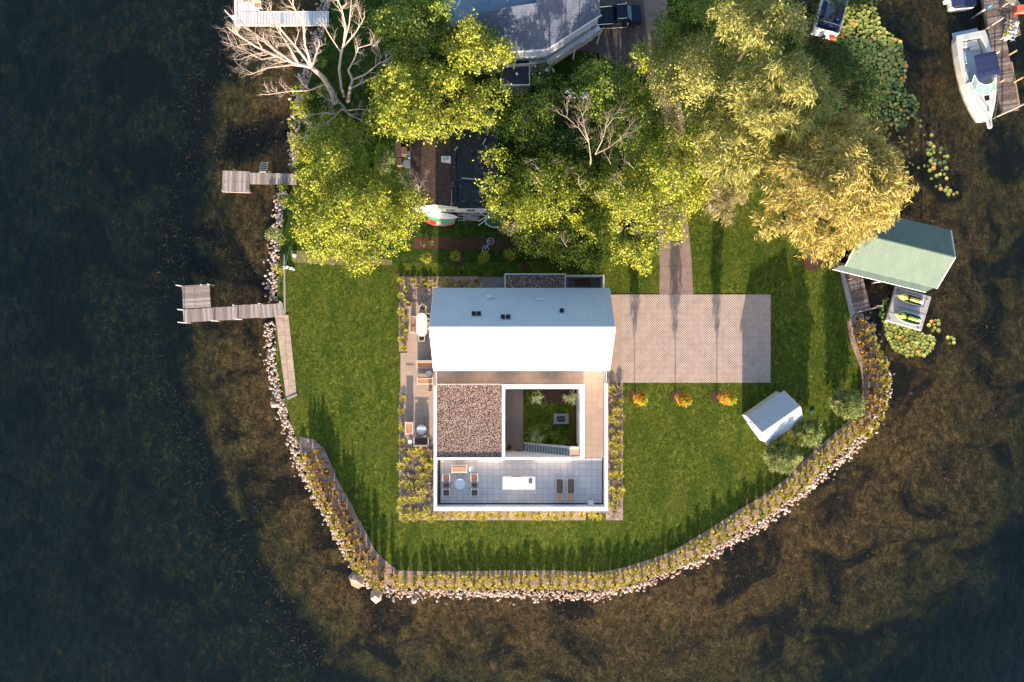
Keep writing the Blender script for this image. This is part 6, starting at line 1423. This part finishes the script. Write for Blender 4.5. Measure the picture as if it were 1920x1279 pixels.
# north service yard
def bicycle(name,label,x,y,z,rz,mt_,lying=False,cat='bicycle',sc=1.0):
    t=thing(name,label,cat,x,y,z,rz)
    def tr(p): return (p[0],p[2],.12+p[1]*.2) if lying else p
    for k_,xx in enumerate((-.5,.5)):
        m=MB(); m.tube([tr((xx+.32*math.cos(2*PI*i/18),0,.33+.32*math.sin(2*PI*i/18))) for i in range(19)],.022,5,False); w_=m.build('wheel','rubber' if not lying else mt_,t)
        m=MB()
        for i in range(4): a=PI*i/4; m.tube([tr((xx+.31*math.cos(a),0,.33+.31*math.sin(a))),tr((xx-.31*math.cos(a),0,.33-.31*math.sin(a)))],.006,3)
        m.build('spokes','grey_metal',w_)
    m=MB()
    for a,b in (((-.5,0,.33),(-.2,0,.75)),((-.2,0,.75),(.35,0,.72)),((.35,0,.72),(0,0,.3)),((0,0,.3),(-.2,0,.75)),((-.5,0,.33),(0,0,.3)),((.33,0,.9),(.5,0,.33))): m.tube([tr(a),tr(b)],.022,5)
    m.build('frame',mt_,t)
    m=MB(); m.tube([tr((.38,-.28,.95)),tr((.33,0,.92)),tr((.38,.28,.95))],.016,5); m.build('handlebar',mt_,t)
    m=MB(); a=tr((-.22,0,.82)); m.ell(*a,.13,.07,.04,8,5); m.build('saddle','black_plastic',t); return t
seat('patio_chair','brown chair in the walled service yard, nearest the white hoop','chair',.6,.6,*at(1085,530,.5),.04,0,'brown_weave',.75,'brown_weave',grp='chairs in the walled service yard')
seat('patio_chair','brown chair in the walled service yard, nearest the east wall','chair',.6,.6,*at(1101,531,.5),.04,0,'brown_weave',.75,'brown_weave',grp='chairs in the walled service yard')
m=MB(); m.tube([(.36*math.cos(2*PI*i/20),.32*math.sin(2*PI*i/20),.6) for i in range(21)],.035,6,False); m.tube([(0,-.32,.6),(0,-.32,0)],.03,5); m.tube([(0,.32,.6),(0,.32,0)],.03,5)
solo(m,'hose_reel','grey_metal','grey hoop-shaped hose reel in the west corner of the walled service yard','hose reel',*at(1069,535,.5),.04)
# beside the old house
def board(name,label,px_,py_,L_,w_,mt_,z,rz,deckpad=None,cat='paddle board'):
    x,y=at(px_,py_,z); t=thing(name,label,cat,x,y,z-.1,rz); n_=16; pts=[]
    for sd in (1,-1):
        rng=range(n_+1) if sd==1 else range(n_-1,0,-1)
        for i in rng: u=i/n_; pts.append((-L_/2+L_*u,sd*w_/2*math.sin(PI*u)**.55))
    m=MB(); m.prism(pts,0,.12); m.build('hull',mt_,t)
    if deckpad:
        for (u0,u1,mm_) in deckpad:
            q=[]; k_=8
            for sd in (1,-1):
                for i in (range(k_+1) if sd==1 else range(k_,-1,-1)): u=u0+(u1-u0)*i/k_; q.append((-L_/2+L_*u,sd*(w_/2*.82)*math.sin(PI*u)**.55))
            m=MB(); m.prism(q,.121,.132); m.build('deck_pad',mm_,t)
    return t
board('paddle_board','white pointed kayak-like board lying closest to the old house wall',829,405,3.3,.62,'white_paint',.5,-.10)
board('paddle_board','green paddle board lying between the white and the red one',827,410,3.1,.75,'green_board',.36,-.13)
board('paddle_board','red paddle board with grey deck pad on the grass south of the old house',825,416.5,3.1,.85,'red_light',.3,-.06,[(.18,.38,'red'),(.38,.53,'cream'),(.53,.93,'stone_grey')])
t=thing('step_ladder','grey aluminium ladder lying against the old house wall','ladder',*at(865,406,.3),.15); m=MB()
for sx_ in (-.28,.28): m.rect(sx_-.03,sx_+.03,-.55,.55,0,.08)
m.build('rail','grey_metal',t); m=MB()
for k_ in range(4): m.rect(-.25,.25,-.42+k_*.28-.03,-.42+k_*.28+.03,.02,.06)
m.build('rung','grey_metal',t)
t=thing('lumber_pile','pile of grey boards at the foot of the old house wall','lumber',*at(883,406,.2),.0)
for k_ in range(5): m=MB(); m.box(R.uniform(-.15,.15),-.35+k_*.17,.05+.045*(k_%2),1.7+R.uniform(-.4,.4),.15,.045,R.uniform(-.09,.09)-.08); m.build('board','weathered_wood',t)
x,y=at(927,414,.5); t=thing('hoop_net','large white oval tube frame with dark netting beside the old house','net frame',x,y,0,-.15)
pts=[(.98*math.cos(2*PI*i/28),.72*math.sin(2*PI*i/28),.62) for i in range(29)]; m=MB(); m.tube(pts,.05,6,False)
for a in (.6,2.5,3.8,5.6): m.tube([(.98*math.cos(a),.72*math.sin(a),.62),(1.1*math.cos(a),.85*math.sin(a),0)],.035,5)
m.build('frame','white_paint',t); m=MB(); m.cyl(0,0,.5,.51,.9,24); m.v=[(a,b*.74,c_) for a,b,c_ in m.v]; m.build('net','tarp' if 0 else 'green_lid',t)
x,y=at(908,411,.5); t=thing('folding_frame','white folded tubular frame leaning on the west side of the oval hoop','frame',x,y,0,.5); m=MB()
m.tube([(-.8,-.25,.15),(.5,-.1,.6),(.8,.6,.4)],.05,6); m.tube([(-.1,.9,.15),(.3,.1,.6),(.1,-.8,.2)],.05,6); m.tube([(-.6,.1,.2),(.6,.15,.55)],.045,6); m.tube([(.0,.75,.3),(.4,.6,.5)],.045,6); m.build('tubes','white_paint',t)
seat('lawn_chair','small red lawn chair at the east side of the white oval hoop','chair',.6,.55,*at(941,429,.4),0,.3,'red',.7,'red')
bicycle('bicycle','white bicycle lying on the mulched hedge row','%s'%0 if 0 else at(922,456,.2)[0],at(922,456,.2)[1],.03,1.0,'white_paint',True) if False else None
x,y=at(922,456,.2); bicycle('bicycle','white bicycle lying across the mulched hedge row',x-.1,y-.4,.03,1.0,'white_paint',True)
# cluttered strip west of the old house
x,y=at(762.5,308,.75); round_table('patio_table','round blue-grey patio table in the cluttered strip west of the old house','table',.42,.72,'blue_steel',x,y,0)
x,y=at(748,288,.5); t=thing('storage_bench','long dark brown storage bench in the cluttered strip west of the old house','bench',x,y,0,.06); m=MB(); m.bev(0,0,.3,.55,2.6,.6,.04); m.build('box','brown_weave',t); m=MB()
for k_ in range(3): m.bev(0,-.87+k_*.87,.64,.6,.8,.06,.02); 
m.build('lid','shingle_brown',t)
x,y=at(758,284,.5); m=MB(); m.bev(0,0,.35,.7,.9,.7,.06); solo(m,'grill_cart','brown_siding','rust brown cart between the dark bench and the white gutter','cart',x,y,0,.1)
x,y=at(766,290,.5); m=MB(); m.cyl(0,0,0,.6,.35,14,.3); solo(m,'rain_barrel','blue_steel','blue-grey rain barrel below the white gutter of the old house','barrel',x,y,0)
# patio chairs on the white dock
for a,b,lab in ((461,-1,'white patio chair with tan seat on the white dock, cut by the top edge'),(483.5,9,'white patio chair with tan seat at the east edge of the white dock platform')):
    seat('patio_chair',lab,'chair',.75,.7,*at(a,b,.6),.21,0,'tan_weave',.8,grp='patio chairs on the white dock')
# garden hose reel line by the north end of the retaining edge
m=MB(); 
for k_ in range(7): m.ell(R.uniform(-.6,.6),R.uniform(-.2,.2),.08,.17,.13,.1,7,5,R.uniform(0,3),.2,R)
solo(m,'stone_pile','white_cap','small heap of white stones at the north end of the long retaining edge','stones',*at(543,502,.1),0)
m=MB(); m.ell(0,0,.12,.22,.2,.16,8,6,0,.15,R); solo(m,'boulder','white_cap','single white stone in the straw strip at the north edge of the west lawn','boulder',*at(552,479,.1),0)
x0_,y0_=P(543,466); m=MB(); m.tube([P3(536,497,.12),P3(539,480,.16),P3(543,462,.12)],.05,6); o=m.build('garden_hose','green_lid'); tag(o,'green garden hose lying along the dark edge north of the west lawn','hose')
